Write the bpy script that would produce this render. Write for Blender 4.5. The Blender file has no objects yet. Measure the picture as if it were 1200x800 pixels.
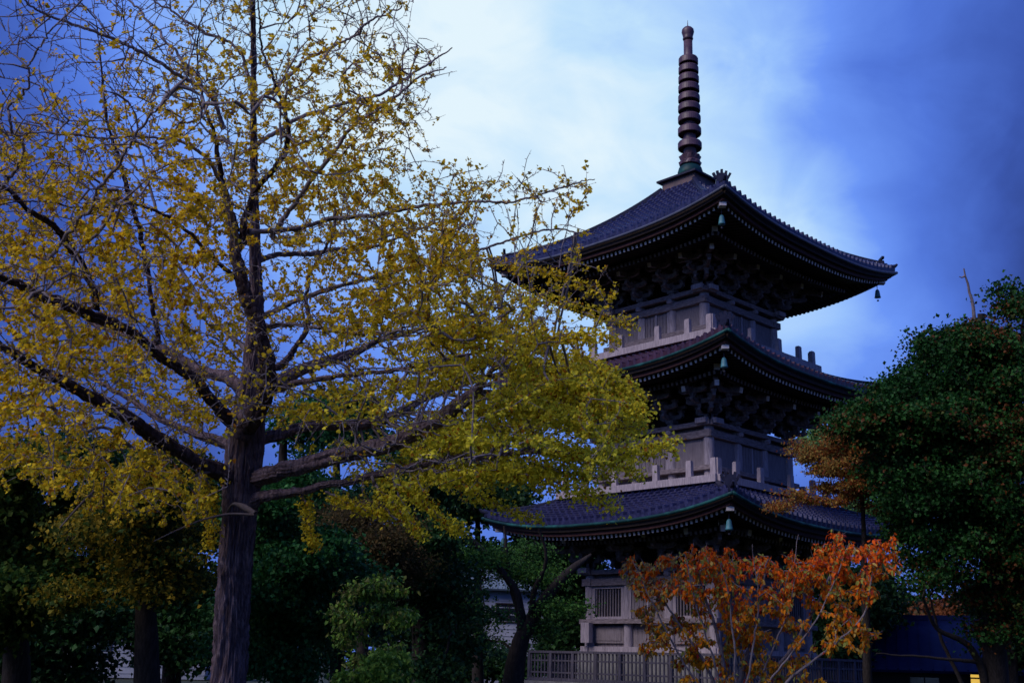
import bpy, math, random
import numpy as np
from mathutils import Vector, Matrix
C = bpy.context.scene
COL = C.collection
R = math.radians
rng = np.random.RandomState(7)
random.seed(7)

# ------------------------------------------------------------------ camera, world, sun, exposure
CAM = np.array([0.0, -37.81, 1.6])
YAW, PIT, ROL, F = 0.16713, 0.27997, -0.02914, 1311.0
fwd = np.array([-math.sin(YAW) * math.cos(PIT), math.cos(YAW) * math.cos(PIT), math.sin(PIT)])
r0 = np.array([math.cos(YAW), math.sin(YAW), 0.0])
u0 = np.cross(r0, fwd)
rt = r0 * math.cos(ROL) - u0 * math.sin(ROL)
up = r0 * math.sin(ROL) + u0 * math.cos(ROL)
cam = bpy.data.cameras.new('camera'); co = bpy.data.objects.new('camera', cam); COL.objects.link(co)
M = Matrix(((rt[0], up[0], -fwd[0], CAM[0]), (rt[1], up[1], -fwd[1], CAM[1]), (rt[2], up[2], -fwd[2], CAM[2]), (0, 0, 0, 1)))
co.matrix_world = M
cam.sensor_width = 36; cam.lens = F * 36 / 1200; cam.clip_end = 3000; cam.clip_start = 0.1
cam.dof.use_dof = True; cam.dof.focus_distance = 17; cam.dof.aperture_fstop = 4.0
C.camera = co

def ray(px, py):
    d = fwd + rt * ((px - 600) / F) - up * ((py - 400) / F)
    return d / np.linalg.norm(d)
def at(px, py, dep):                      # a point seen at this place of the photo, dep metres deep
    return CAM + dep * (fwd + rt * ((px - 600) / F) - up * ((py - 400) / F))
def to_px(P):
    d = np.asarray(P) - CAM
    z = d @ fwd
    return 600 + F * (d @ rt) / z, 400 - F * (d @ up) / z, z

world = bpy.data.worlds.new('World'); C.world = world; world.use_nodes = True
nt = world.node_tree; N = nt.nodes; LK = nt.links; N.clear()
SUN_EL, SUN_AZ = R(40), R(225)            # high cloud-veiled sun behind and left of the camera
def wnode(t, **k):
    n = N.new(t)
    for a, v in k.items(): setattr(n, a, v)
    return n
def mathn(op, a, b=None, clamp=False):
    n = wnode('ShaderNodeMath', operation=op, use_clamp=clamp)
    for i, x in enumerate((a, b)):
        if x is None: continue
        if isinstance(x, (int, float)): n.inputs[i].default_value = x
        else: LK.new(x, n.inputs[i])
    return n.outputs[0]
sky = wnode('ShaderNodeTexSky', sky_type='NISHITA', sun_disc=False)
sky.sun_elevation = SUN_EL; sky.sun_rotation = SUN_AZ; sky.air_density = 1.6; sky.dust_density = 0.3; sky.ozone_density = 5
tc = wnode('ShaderNodeTexCoord')
def blob(px, py, inner, outer, amp):      # 1 towards a direction of the sky, fading to 0 at outer degrees
    d = ray(px, py)
    v = wnode('ShaderNodeVectorMath', operation='DOT_PRODUCT'); LK.new(tc.outputs['Generated'], v.inputs[0]); v.inputs[1].default_value = tuple(d)
    m = wnode('ShaderNodeMapRange'); LK.new(v.outputs['Value'], m.inputs[0])
    m.inputs[1].default_value = math.cos(R(outer)); m.inputs[2].default_value = math.cos(R(inner)); m.inputs[3].default_value = 0; m.inputs[4].default_value = amp
    return m.outputs[0]
mp = wnode('ShaderNodeMapping'); mp.inputs['Scale'].default_value = (1, 1, 1.35); LK.new(tc.outputs['Generated'], mp.inputs[0])
n1 = wnode('ShaderNodeTexNoise'); n1.inputs['Scale'].default_value = 2.6; n1.inputs['Detail'].default_value = 7; n1.inputs['Roughness'].default_value = 0.5; n1.inputs['Distortion'].default_value = 0.5
LK.new(mp.outputs[0], n1.inputs['Vector'])
n1.inputs['Scale'].default_value = 3.4
n2 = wnode('ShaderNodeTexNoise'); n2.inputs['Scale'].default_value = 9.0; n2.inputs['Detail'].default_value = 6; n2.inputs['Roughness'].default_value = 0.55; n2.inputs['Distortion'].default_value = 1.0
LK.new(mp.outputs[0], n2.inputs['Vector'])
b = mathn('ADD', blob(650, 120, 0, 25, 0.82), blob(290, 20, 0, 15, 0.20))
b = mathn('ADD', b, mathn('MULTIPLY', mathn('SUBTRACT', n1.outputs['Fac'], 0.5), 0.55))
b = mathn('ADD', b, mathn('MULTIPLY', mathn('SUBTRACT', n2.outputs['Fac'], 0.5), 0.24))
b = mathn('SUBTRACT', b, blob(1140, 160, 0, 10, 0.20))
b = mathn('ADD', b, blob(980, 420, 0, 11, 0.12))
sep = wnode('ShaderNodeSeparateXYZ'); LK.new(tc.outputs['Generated'], sep.inputs[0])
hz = wnode('ShaderNodeMapRange'); LK.new(sep.outputs['Z'], hz.inputs[0])
hz.inputs[1].default_value = 0.15; hz.inputs[2].default_value = 0.0; hz.inputs[3].default_value = 0; hz.inputs[4].default_value = 0.30
b = mathn('ADD', b, hz.outputs[0])
behind = wnode('ShaderNodeVectorMath', operation='DOT_PRODUCT'); LK.new(tc.outputs['Generated'], behind.inputs[0])
behind.inputs[1].default_value = (-0.45, -0.75, 0.5)   # overcast out of view behind the camera, brightened to light the leaves
bh = wnode('ShaderNodeMapRange', interpolation_type='SMOOTHSTEP'); LK.new(behind.outputs['Value'], bh.inputs[0])
bh.inputs[1].default_value = -0.1; bh.inputs[2].default_value = 1.0; bh.inputs[3].default_value = 0; bh.inputs[4].default_value = 0.32
b = mathn('ADD', b, bh.outputs[0])
b = mathn('ADD', b, 0.115, True)
cr = wnode('ShaderNodeValToRGB'); LK.new(b, cr.inputs[0])
e = cr.color_ramp.elements
e[0].position = 0.0; e[0].color = (0.020, 0.042, 0.22, 1)
e[1].position = 1.0; e[1].color = (0.78, 0.92, 1.0, 1)
for p, c in ((0.14, (0.040, 0.090, 0.42, 1)), (0.36, (0.080, 0.18, 0.70, 1)), (0.58, (0.145, 0.30, 0.92, 1)), (0.74, (0.31, 0.53, 0.99, 1)), (0.89, (0.54, 0.77, 0.99, 1))):
    x = e.new(p); x.color = c
bgc = wnode('ShaderNodeBackground'); LK.new(cr.outputs[0], bgc.inputs[0]); bgc.inputs[1].default_value = 1.06
bgs = wnode('ShaderNodeBackground'); LK.new(sky.outputs[0], bgs.inputs[0]); bgs.inputs[1].default_value = 0.05
mx = wnode('ShaderNodeMixShader'); mx.inputs[0].default_value = 0.92; LK.new(bgs.outputs[0], mx.inputs[1]); LK.new(bgc.outputs[0], mx.inputs[2])
wo = wnode('ShaderNodeOutputWorld'); LK.new(mx.outputs[0], wo.inputs[0])

sun = bpy.data.lights.new('sun', 'SUN'); sun.energy = 2.5; sun.angle = R(35); sun.color = (1.0, 0.90, 0.84)
so = bpy.data.objects.new('sun', sun); COL.objects.link(so)
so.rotation_euler = (R(50), 0, R(-42))
C.view_settings.view_transform = 'Standard'; C.view_settings.look = 'None'; C.view_settings.exposure = 0.0; C.view_settings.gamma = 1
C.render.engine = 'CYCLES'; C.cycles.max_bounces = 5; C.cycles.diffuse_bounces = 2; C.cycles.glossy_bounces = 2; C.cycles.transparent_max_bounces = 4
C.cycles.transmission_bounces = 2; C.cycles.use_denoising = True; C.cycles.caustics_reflective = False; C.cycles.caustics_refractive = False

# ------------------------------------------------------------------ materials
def mat(name, rough=0.8, spec=0.3, metal=0.0):
    m = bpy.data.materials.new(name); m.use_nodes = True
    p = m.node_tree.nodes['Principled BSDF']; p.inputs['Roughness'].default_value = rough
    p.inputs['Specular IOR Level'].default_value = spec; p.inputs['Metallic'].default_value = metal
    return m, m.node_tree, p
def noisy(name, c1, c2, scale=4, stretch=(1, 1, 1), rough=0.8, spec=0.3, metal=0.0, bump=0.2, detail=8, dist=0.0, lo=0.3, hi=0.7, coord='Object'):
    m, t, p = mat(name, rough, spec, metal)
    tc = t.nodes.new('ShaderNodeTexCoord'); mp = t.nodes.new('ShaderNodeMapping'); mp.inputs['Scale'].default_value = stretch
    t.links.new(tc.outputs[coord], mp.inputs[0])
    n = t.nodes.new('ShaderNodeTexNoise'); n.inputs['Scale'].default_value = scale; n.inputs['Detail'].default_value = detail; n.inputs['Roughness'].default_value = 0.65; n.inputs['Distortion'].default_value = dist
    t.links.new(mp.outputs[0], n.inputs['Vector'])
    r = t.nodes.new('ShaderNodeValToRGB'); t.links.new(n.outputs['Fac'], r.inputs[0])
    r.color_ramp.elements[0].position = lo; r.color_ramp.elements[0].color = (*c1, 1)
    r.color_ramp.elements[1].position = hi; r.color_ramp.elements[1].color = (*c2, 1)
    t.links.new(r.outputs[0], p.inputs['Base Color'])
    if bump:
        bn = t.nodes.new('ShaderNodeBump'); bn.inputs['Strength'].default_value = bump; bn.inputs['Distance'].default_value = 0.03
        t.links.new(n.outputs['Fac'], bn.inputs['Height']); t.links.new(bn.outputs[0], p.inputs['Normal'])
    return m
WOOD = noisy('weathered_wood', (0.17, 0.142, 0.165), (0.43, 0.365, 0.40), 5, (6, 6, 0.7), 0.8, 0.12)
WOODH = noisy('weathered_beam_wood', (0.08, 0.063, 0.070), (0.30, 0.245, 0.26), 6, (1, 1, 5), 0.8, 0.12)
PANEL = noisy('board_wall', (0.11, 0.09, 0.10), (0.27, 0.225, 0.245), 7, (7, 7, 0.5), 0.8, 0.2)
DARKW = noisy('eave_shade_and_dark_timber', (0.012, 0.008, 0.007), (0.04, 0.026, 0.022), 6, (2, 2, 2), 0.7, 0.2)  # eave timbers: the weathered wood with their shade put into the colour
REDW = noisy('faded_red_timber', (0.03, 0.012, 0.012), (0.09, 0.035, 0.035), 6, (2, 2, 2), 0.7, 0.2)
WHITE = noisy('painted_timber_ends', (0.5, 0.44, 0.43), (0.8, 0.72, 0.70), 9, rough=0.6, bump=0.1)
TILE = noisy('blue_black_glazed_tile', (0.008, 0.010, 0.040), (0.05, 0.052, 0.14), 7, rough=0.3, spec=0.35, bump=0.05)
TILE2 = noisy('purple_brown_tile', (0.030, 0.013, 0.028), (0.085, 0.036, 0.066), 3, rough=0.28, spec=0.4, bump=0.05)
RIDGE = noisy('ridge_tile', (0.008, 0.009, 0.022), (0.025, 0.025, 0.05), 5, rough=0.45, spec=0.2)
RAILW = noisy('shaded_balustrade_timber', (0.04, 0.036, 0.048), (0.125, 0.112, 0.14), 5, (6, 6, 0.7), 0.8, 0.1)  # same wood as the walls, shade of the low level put into its colour
VERD = noisy('verdigris_copper', (0.005, 0.035, 0.038), (0.035, 0.20, 0.18), 1.6, rough=0.5, spec=0.2, bump=0.1, lo=0.48, hi=0.80)
GUT = noisy('grey_gutter_metal', (0.04, 0.045, 0.07), (0.085, 0.09, 0.13), 3, rough=0.4, spec=0.5, bump=0.05)
PATINA = noisy('pale_patina', (0.03, 0.11, 0.15), (0.08, 0.26, 0.30), 4, rough=0.5)
BRKT = noisy('shaded_bracket_wood', (0.06, 0.048, 0.052), (0.24, 0.20, 0.21), 5, (2, 2, 2), 0.8, 0.1)  # weathered wood darkened, the shade of the overhang put into its colour
BRONZE = noisy('brown_bronze', (0.035, 0.018, 0.030), (0.12, 0.062, 0.085), 3.5, rough=0.45, spec=0.45, bump=0.1)
STONE = noisy('platform_stone', (0.12, 0.115, 0.11), (0.26, 0.25, 0.24), 3, rough=0.9)
SOIL = noisy('ground_soil_and_grass', (0.012, 0.014, 0.006), (0.035, 0.042, 0.014), 1.3, rough=0.95, detail=12)
PALE = noisy('pale_render_wall', (0.20, 0.21, 0.25), (0.34, 0.35, 0.40), 0.6, rough=0.8, bump=0.0)
ROOFB = noisy('blue_sheet_roof', (0.003, 0.007, 0.040), (0.006, 0.013, 0.065), 1.0, rough=0.7, spec=0.06, bump=0.0)
GREYR = noisy('grey_slate_roof', (0.10, 0.13, 0.15), (0.17, 0.21, 0.24), 1.5, rough=0.5, bump=0.0)
DWIN = noisy('dark_window_glass', (0.01, 0.012, 0.02), (0.02, 0.024, 0.035), 1.0, rough=0.08, spec=0.6, bump=0.0)
m, t, p = mat('lit_window'); p.inputs['Base Color'].default_value = (0.8, 0.6, 0.2, 1)
p.inputs['Emission Color'].default_value = (1.0, 0.62, 0.10, 1); p.inputs['Emission Strength'].default_value = 0.75; LIT = m

def bark_mat(name, c1, c2, c3):
    m, t, p = mat(name, 0.9, 0.15)
    tc = t.nodes.new('ShaderNodeTexCoord'); mp = t.nodes.new('ShaderNodeMapping'); mp.inputs['Scale'].default_value = (9, 9, 1.4)
    t.links.new(tc.outputs['Object'], mp.inputs[0])
    n = t.nodes.new('ShaderNodeTexNoise'); n.inputs['Scale'].default_value = 3.2; n.inputs['Detail'].default_value = 10; n.inputs['Roughness'].default_value = 0.7
    t.links.new(mp.outputs[0], n.inputs['Vector'])
    r = t.nodes.new('ShaderNodeValToRGB'); t.links.new(n.outputs['Fac'], r.inputs[0])
    r.color_ramp.elements[0].position = 0.32; r.color_ramp.elements[0].color = (*c1, 1)
    r.color_ramp.elements[1].position = 0.72; r.color_ramp.elements[1].color = (*c3, 1)
    x = r.color_ramp.elements.new(0.5); x.color = (*c2, 1)
    t.links.new(r.outputs[0], p.inputs['Base Color'])
    bn = t.nodes.new('ShaderNodeBump'); bn.inputs['Strength'].default_value = 0.7; bn.inputs['Distance'].default_value = 0.02
    t.links.new(n.outputs['Fac'], bn.inputs['Height']); t.links.new(bn.outputs[0], p.inputs['Normal'])
    return m
BARK = bark_mat('ginkgo_bark', (0.04, 0.027, 0.033), (0.14, 0.10, 0.118), (0.34, 0.26, 0.285))
BARKL = bark_mat('grey_twig_bark', (0.10, 0.08, 0.085), (0.20, 0.165, 0.175), (0.33, 0.28, 0.30))
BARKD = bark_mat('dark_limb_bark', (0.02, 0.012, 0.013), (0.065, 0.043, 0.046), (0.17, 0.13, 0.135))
BARKB = bark_mat('background_bark', (0.012, 0.010, 0.009), (0.03, 0.024, 0.022), (0.06, 0.05, 0.045))
CUT = noisy('bare_dead_wood', (0.10, 0.075, 0.07), (0.20, 0.155, 0.14), 6, (3, 3, 3), 0.8)
def leaf_mat(name, trans=0.35, rough=0.6, spec=0.08):
    m = bpy.data.materials.new(name); m.use_nodes = True; t = m.node_tree; p = t.nodes['Principled BSDF']
    p.inputs['Roughness'].default_value = rough; p.inputs['Specular IOR Level'].default_value = spec
    a = t.nodes.new('ShaderNodeAttribute'); a.attribute_name = 'leaf'
    t.links.new(a.outputs['Color'], p.inputs['Base Color'])
    tr = t.nodes.new('ShaderNodeBsdfTranslucent'); t.links.new(a.outputs['Color'], tr.inputs['Color'])
    mi = t.nodes.new('ShaderNodeMixShader'); mi.inputs[0].default_value = trans
    t.links.new(p.outputs[0], mi.inputs[1]); t.links.new(tr.outputs[0], mi.inputs[2]); t.links.new(mi.outputs[0], t.nodes['Material Output'].inputs[0])
    return m
LEAF = leaf_mat('autumn_leaf', 0.42); LEAFG = leaf_mat('evergreen_leaf', 0.2, 0.5, 0.12)

# ------------------------------------------------------------------ mesh helpers
def link(name, me, parent=None, loc=None):
    o = bpy.data.objects.new(name, me); COL.objects.link(o)
    if parent is not None: o.parent = parent
    if loc is not None: o.location = loc
    return o
def tag(o, label=None, cat=None, group=None, kind=None):
    for k, v in (('label', label), ('category', cat), ('group', group), ('kind', kind)):
        if v: o[k] = v
    return o
def empty(name, loc=(0, 0, 0), rz=0, **k):
    o = bpy.data.objects.new(name, None); COL.objects.link(o); o.location = loc; o.rotation_euler = (0, 0, rz)
    return tag(o, **k)
class MB:
    def __init__(s): s.v = []; s.f = []; s.m = []; s.n = 0
    def add(s, v, f, mi=0):
        s.v.append(np.asarray(v, float)); s.f += [tuple(i + s.n for i in q) for q in f]; s.m += [mi] * len(f) if isinstance(mi, int) else list(mi); s.n += len(v)
    def box(s, c, d, mi=0, rot=None, taper=1.0):
        x, y, z = d[0] / 2, d[1] / 2, d[2] / 2
        v = np.array([(-x, -y, -z), (x, -y, -z), (x, y, -z), (-x, y, -z), (-x * taper, -y * taper, z), (x * taper, -y * taper, z), (x * taper, y * taper, z), (-x * taper, y * taper, z)])
        if rot is not None: v = v @ np.asarray(rot).T
        s.add(v + np.array(c), [(0, 3, 2, 1), (4, 5, 6, 7), (0, 1, 5, 4), (1, 2, 6, 5), (2, 3, 7, 6), (3, 0, 4, 7)], mi)
    def beam(s, a, b_, w, h, mi=0, endm=None, upv=(0, 0, 1)):
        a = np.array(a, float); b_ = np.array(b_, float); d = b_ - a; L = np.linalg.norm(d); d /= L
        sd = np.cross(d, upv); sd /= np.linalg.norm(sd); u = np.cross(sd, d)
        v = [p + sx * sd * w / 2 + sz * u * h / 2 for p in (a, b_) for sx, sz in ((-1, -1), (1, -1), (1, 1), (-1, 1))]
        f = [(0, 1, 2, 3), (7, 6, 5, 4), (0, 4, 5, 1), (1, 5, 6, 2), (2, 6, 7, 3), (3, 7, 4, 0)]
        s.add(v, f, [mi, mi if endm is None else endm] + [mi] * 4)
    def lathe(s, prof, c=(0, 0, 0), n=24, mi=0, mod=None):
        v = []; f = []
        for j, (r, z) in enumerate(prof):
            for i in range(n):
                a = 2 * math.pi * i / n; rr = r * (mod(a, j) if mod else 1)
                v.append((c[0] + rr * math.cos(a), c[1] + rr * math.sin(a), c[2] + z))
        for j in range(len(prof) - 1):
            for i in range(n): f.append((j * n + i, j * n + (i + 1) % n, (j + 1) * n + (i + 1) % n, (j + 1) * n + i))
        f.append(tuple(range(n - 1, -1, -1))); f.append(tuple((len(prof) - 1) * n + i for i in range(n)))
        s.add(v, f, mi)
    def sweep(s, path, sec, mi=0, upv=(0, 0, 1), scale=None):
        path = np.asarray(path, float); n = len(sec); v = []; f = []
        T = np.gradient(path, axis=0)
        for i, (p, t_) in enumerate(zip(path, T)):
            t_ = t_ / np.linalg.norm(t_); sd = np.cross(t_, upv); sd /= np.linalg.norm(sd); u = np.cross(sd, t_); k = scale[i] if scale is not None else 1
            for x, y in sec: v.append(p + sd * x * k + u * y * k)
        for i in range(len(path) - 1):
            for j in range(n): f.append((i * n + j, i * n + (j + 1) % n, (i + 1) * n + (j + 1) % n, (i + 1) * n + j))
        f.append(tuple(range(n))[::-1]); f.append(tuple((len(path) - 1) * n + j for j in range(n)))
        s.add(v, f, mi)
    def build(s, name, mats, parent=None, smooth=False, loc=None, rz=None):
        me = bpy.data.meshes.new(name)
        me.from_pydata(np.concatenate(s.v).tolist(), [], s.f)
        for m in (mats if isinstance(mats, (list, tuple)) else [mats]): me.materials.append(m)
        me.polygons.foreach_set('material_index', s.m)
        if smooth: me.polygons.foreach_set('use_smooth', [True] * len(s.f))
        me.update()
        o = link(name, me, parent, loc)
        if rz is not None: o.rotation_euler = (0, 0, rz)
        return o
def turn(k):                              # quarter turns in the pagoda's own frame
    a = k * math.pi / 2; c, s_ = round(math.cos(a)), round(math.sin(a))
    return np.array([[c, -s_, 0], [s_, c, 0], [0, 0, 1]])
class Turned:                             # lets one facade's code build all four
    def __init__(s, mb, k): s.mb = mb; s.T = turn(k)
    def __getattr__(s, n):
        f = getattr(s.mb, n)
        def g(*a, **k):
            n0 = len(s.mb.v); f(*a, **k)
            for i in range(n0, len(s.mb.v)): s.mb.v[i] = s.mb.v[i] @ s.T.T
        return g

# ------------------------------------------------------------------ ground
g = MB(); X = np.linspace(-600, 600, 61)
vv = [(x, y, 0.15 * math.sin(x * 0.05) * math.sin(y * 0.043) if abs(x) + abs(y) > 60 else 0.0) for y in X for x in X]
ff = [(j * 61 + i, j * 61 + i + 1, (j + 1) * 61 + i + 1, (j + 1) * 61 + i) for j in range(60) for i in range(60)]
g.add(vv, ff); tag(g.build('ground', SOIL), kind='structure')

# ------------------------------------------------------------------ pagoda
PHI = 0.92466
pagoda = empty('pagoda', (0, 0, 0), PHI, label='three storey timber pagoda with dark blue tiled roofs and a ringed bronze spire', cat='pagoda')
CP, SP = math.cos(PHI), math.sin(PHI)
def pw(x, y, z): return np.array([x * CP - y * SP, x * SP + y * CP, z])
LV = [dict(a=5.00, zc=6.33, g=3.02, zt=6.86, b=2.466, T=4.60, tile=TILE, gut=VERD, base=2.02),
      dict(a=4.90, zc=10.97, g=2.80, zt=11.42, b=2.19, T=9.02, tile=TILE2, gut=VERD, base=7.13, sg=3.255),
      dict(c=0.52, a=5.05, zc=15.29, g=0.74, zt=18.04, b=1.944, T=13.50, tile=TILE, gut=GUT, base=11.70, sg=3.04)]
UPT = 0.52
def roof_z(L, xr, v):                     # xr = |x|/halfwidth, v = 0 at the eave, 1 at the top
    zm = L['zc'] - UPT
    return zm + (L['zt'] - zm) * (L.get('c', 0.75) * v + (1 - L.get('c', 0.75)) * v ** 2) + UPT * np.abs(xr) ** 2.7 * (1 - v) ** 1.6
def roof_mesh(L):
    a, gw = L['a'], L['g']; P = 0.262; cols = int(round(2 * a / P)); P = 2 * a / cols
    xs = np.linspace(-a, a, cols * 8 + 1)
    slope = math.hypot(a - gw, L['zt'] - L['zc'] + UPT); nc = max(5, int(round(slope / 0.25)))
    vs = []
    for c in range(nc): vs += [(c / nc, 1.0), ((c + 0.999) / nc, 0.0)]
    ph = (xs + a) / P * 2 * math.pi
    wave = np.where(np.cos(ph) < 0.1, 0.0, np.clip(np.cos(ph), 0, 1) ** 0.5)      # rolls between flat pans
    mb = MB()
    for k in range(4):
        rows = []
        for v, st in vs:
            w = a + (gw - a) * v; x = np.clip(xs, -w, w)
            z = roof_z(L, x / w, v) + (0.125 if L['tile'] is TILE else 0.095) * wave + 0.075 * st
            rows.append(np.stack([x, np.full_like(x, -w - 0.012 * st), z], 1))
        first = rows[0].copy(); first[:, 2] = roof_z(L, xs / a, 0) - 0.05; first[:, 1] = -a + 0.02
        rows = [first] + rows
        G = np.concatenate(rows) @ turn(k).T; n = len(xs)
        f = [(j * n + i, j * n + i + 1, (j + 1) * n + i + 1, (j + 1) * n + i) for j in range(len(rows) - 1) for i in range(n - 1)]
        mb.add(G, f)
    return mb
def edge(L, inset, dz, n=60, ext=0.0, p=2.7):
    w = L['a'] - inset; x = np.linspace(-w - ext, w + ext, n)
    return np.stack([x, np.full(n, -w), L['zc'] - UPT + UPT * np.clip(np.abs(x / w), 0, 1) ** p + dz], 1)
def circle(r, n=8): return [(r * math.cos(2 * math.pi * i / n), r * math.sin(2 * math.pi * i / n)) for i in range(n)]

def bracket(scale=1.0, diag=False):
    """stepped bracket set; outward is -y, bottom of the large block is z 0"""
    m = MB(); q = math.sqrt(2) if diag else 1.0
    def block(x, y, z, s=0.17): m.box((x, y, z + 0.035), (s * 0.72, s * 0.72, 0.07), 0); m.box((x, y, z + 0.105), (s, s, 0.07), 0)
    def arm(p0, p1, z, w=0.11, h=0.15):    # arm with its lower corners cut away (boat shape)
        p0 = np.array(p0, float); p1 = np.array(p1, float); d = p1 - p0; L_ = np.hypot(*d); d /= L_; s_ = np.array([-d[1], d[0]]) * w / 2
        v = []
        for k, zz in ((0, h), (1, h), (1, 0.07), (0.86, 0.0), (0.14, 0.0), (0, 0.07)):
            c = p0 + d * L_ * k
            for sg in (-1, 1): v.append((c[0] + sg * s_[0], c[1] + sg * s_[1], z + zz))
        m.add(v, [(0, 2, 4, 6, 8, 10), (11, 9, 7, 5, 3, 1), (0, 1, 3, 2), (2, 3, 5, 4), (4, 5, 7, 6), (6, 7, 9, 8), (8, 9, 11, 10), (10, 11, 1, 0)], [0, 0, 0, 1, 0, 0, 0, 1])
    m.box((0, 0, 0.06), (0.22, 0.22, 0.12), 0); m.box((0, 0, 0.17), (0.30, 0.30, 0.12), 0)
    if not diag: arm((-0.48, 0), (0.48, 0), 0.23); [block(x, 0, 0.38) for x in (-0.4, 0, 0.4)]
    arm((0, 0.2), (0, -0.52 * q), 0.232); block(0, -0.43 * q, 0.382)
    if not diag: arm((-0.55, -0.43), (0.55, -0.43), 0.52); [block(x, -0.43, 0.67) for x in (-0.46, 0, 0.46)]; arm((-0.6, 0), (0.6, 0), 0.52)
    arm((0, 0.2), (0, -0.92 * q), 0.522); block(0, -0.83 * q, 0.672)
    if not diag: arm((-0.55, -0.83), (0.55, -0.83), 0.81); [block(x, -0.83, 0.96) for x in (-0.46, 0, 0.46)]
    m.beam((0, 0.1, 1.12), (0, -1.30 * q, 0.86), 0.13, 0.17, 0)
    m.beam((0, -1.30 * q, 0.86), (0, -1.33 * q, 0.854), 0.14, 0.18, 2)          # tail rafter with a painted end
    block(0, -1.13 * q, 0.965, 0.16)
    if not diag: arm((-0.42, -1.13), (0.42, -1.13), 1.09, 0.10, 0.12)
    for v in m.v: v *= scale
    return m
brk = None
for li, L in enumerate(LV):
    a, bb, T, B = L['a'], L['b'], L['T'], L['base']
    # --- roof and what belongs to it
    roof = roof_mesh(L).build('roof', L['tile'], pagoda)
    rd = MB(); gt = MB(); fa = MB(); ev = MB()
    for k in range(4):
        t_ = Turned(gt, k); t_.sweep(edge(L, -0.03, -0.11), circle(0.052), 0)
        t_ = Turned(fa, k)
        t_.sweep(edge(L, 0.14, -0.20), [(-0.06, -0.08), (0.06, -0.08), (0.06, 0.10), (-0.06, 0.10)], 0)
        t_.sweep(edge(L, 0.24, -0.34), [(-0.04, -0.06), (0.04, -0.06), (0.04, 0.08), (-0.04, 0.08)], 1)
        # flying rafters and base rafters following the curve of the eave
        t_ = Turned(ev, k); w = a - 0.36; sp = 0.175; n = int(w / sp)
        sl = 0.27
        for i in range(-n, n + 1):
            x = i * sp; zz = L['zc'] - UPT + UPT * abs(x / w) ** 2.7 - 0.45
            yin = max(a - 1.45, abs(x)); zi = zz + sl * 0.7 * (w - yin)
            if w - yin > 0.05: t_.beam((x, -yin, zi), (x, -w, zz), 0.08, 0.105, 0, 1)
            w2 = a - 1.25
            if abs(x) < w2 - 0.05:
                z2 = L['zc'] - UPT + UPT * abs(x / w) ** 2.7 * 0.6 - 0.50; yin = max(bb - 0.1, abs(x))
                t_.beam((x, -yin, z2 + sl * (w2 - yin)), (x, -w2, z2), 0.09, 0.115, 0, 2)
        # soffit boards over the rafters
        n = 40; xs = np.linspace(-1, 1, n); rows = []
        for yy, dz, kk in ((a - 0.2, -0.36, 1.0), (a - 0.8, -0.25, 0.9), (a - 1.45, -0.12, 0.75), (bb, 0.42, 0.1)):
            rows.append(np.stack([xs * yy, np.full(n, -yy), L['zc'] - UPT + UPT * kk * np.abs(xs) ** 2.7 + dz], 1))
        t_.add(np.concatenate(rows), [(j * n + i, (j + 1) * n + i, (j + 1) * n + i + 1, j * n + i + 1) for j in range(3) for i in range(n - 1)], 0)
    gt.build('gutter', L['gut'], roof, smooth=True); fa.build('fascia', [DARKW, REDW], roof); ev.build('eaves', [DARKW, WHITE, WOODH], roof)
    for k in range(4):
        m = MB(); t_ = Turned(m, k)
        vv = np.linspace(0.02, 1, 30); w = a + (L['g'] - a) * vv
        path = np.stack([-w, -w, roof_z(L, np.ones_like(vv), vv) + 0.07], 1)
        lo = path[vv <= 1.0]; big = path[vv > (0.07 if li == 2 else 0.12)]
        t_.sweep(lo, [(-0.11, -0.12), (0.11, -0.12), (0.11, 0.02), (0.06, 0.06), (-0.06, 0.06), (-0.11, 0.02)], 0)
        big = big + (0, 0, 0.09)
        t_.sweep(big, [(-0.08, -0.1), (0.08, -0.1), (0.08, 0.02), (0.045, 0.06), (-0.045, 0.06), (-0.08, 0.02)], 0)
        m.build('hip_ridge', RIDGE, roof)
        m = MB(); t_ = Turned(m, k)                               # demon-tile ornament and the hooked corner tile
        e0 = big[0]; dd = np.array([-1, -1, 0]) / math.sqrt(2)
        rot = np.array([[1, 1, 0], [-1, 1, 0], [0, 0, math.sqrt(2)]]) / math.sqrt(2)
        t_.box(e0 + dd * 0.05 + (0, 0, 0.05 if k == 0 else -0.06), (0.40, 0.16, 0.42 if k == 0 else 0.2), 0, rot, 0.75)
        kk_ = 1.35 if k == 0 else 0.35
        for s_, h in ((-0.17, 0.20), (-0.09, 0.28), (0, 0.34), (0.09, 0.28), (0.17, 0.20)):
            p = e0 + dd * 0.05 + np.array([1, -1, 0]) / math.sqrt(2) * s_
            t_.beam(p + (0, 0, 0.1), p + np.array([1, -1, 0]) / math.sqrt(2) * s_ * 0.5 + (0, 0, 0.1 + h * 0.62 * kk_), 0.07, 0.09, 0, upv=(0.7, 0.7, 0.01))
        tip = np.array([path[0] + dd * d + (0, 0, z) for d, z in ((-0.25, -0.02), (0.0, 0.0), (0.12, 0.05), (0.2, 0.12))])
        t_.sweep(tip, circle(0.075), 0, scale=[1, 1, 0.8, 0.5])
        m.build('ridge_ornament', RIDGE, roof)
        m = MB(); t_ = Turned(m, k)                               # hip rafter with a pale shaped end
        w = a - 0.42; zz = L['zc'] - 0.42
        t_.beam((-bb, -bb, zz + 0.3), (-w, -w, zz), 0.19, 0.24, 0)
        t_.beam((-w + 0.02, -w + 0.02, zz), (-w - 0.13, -w - 0.13, zz + 0.0), 0.21, 0.25, 1)
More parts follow.
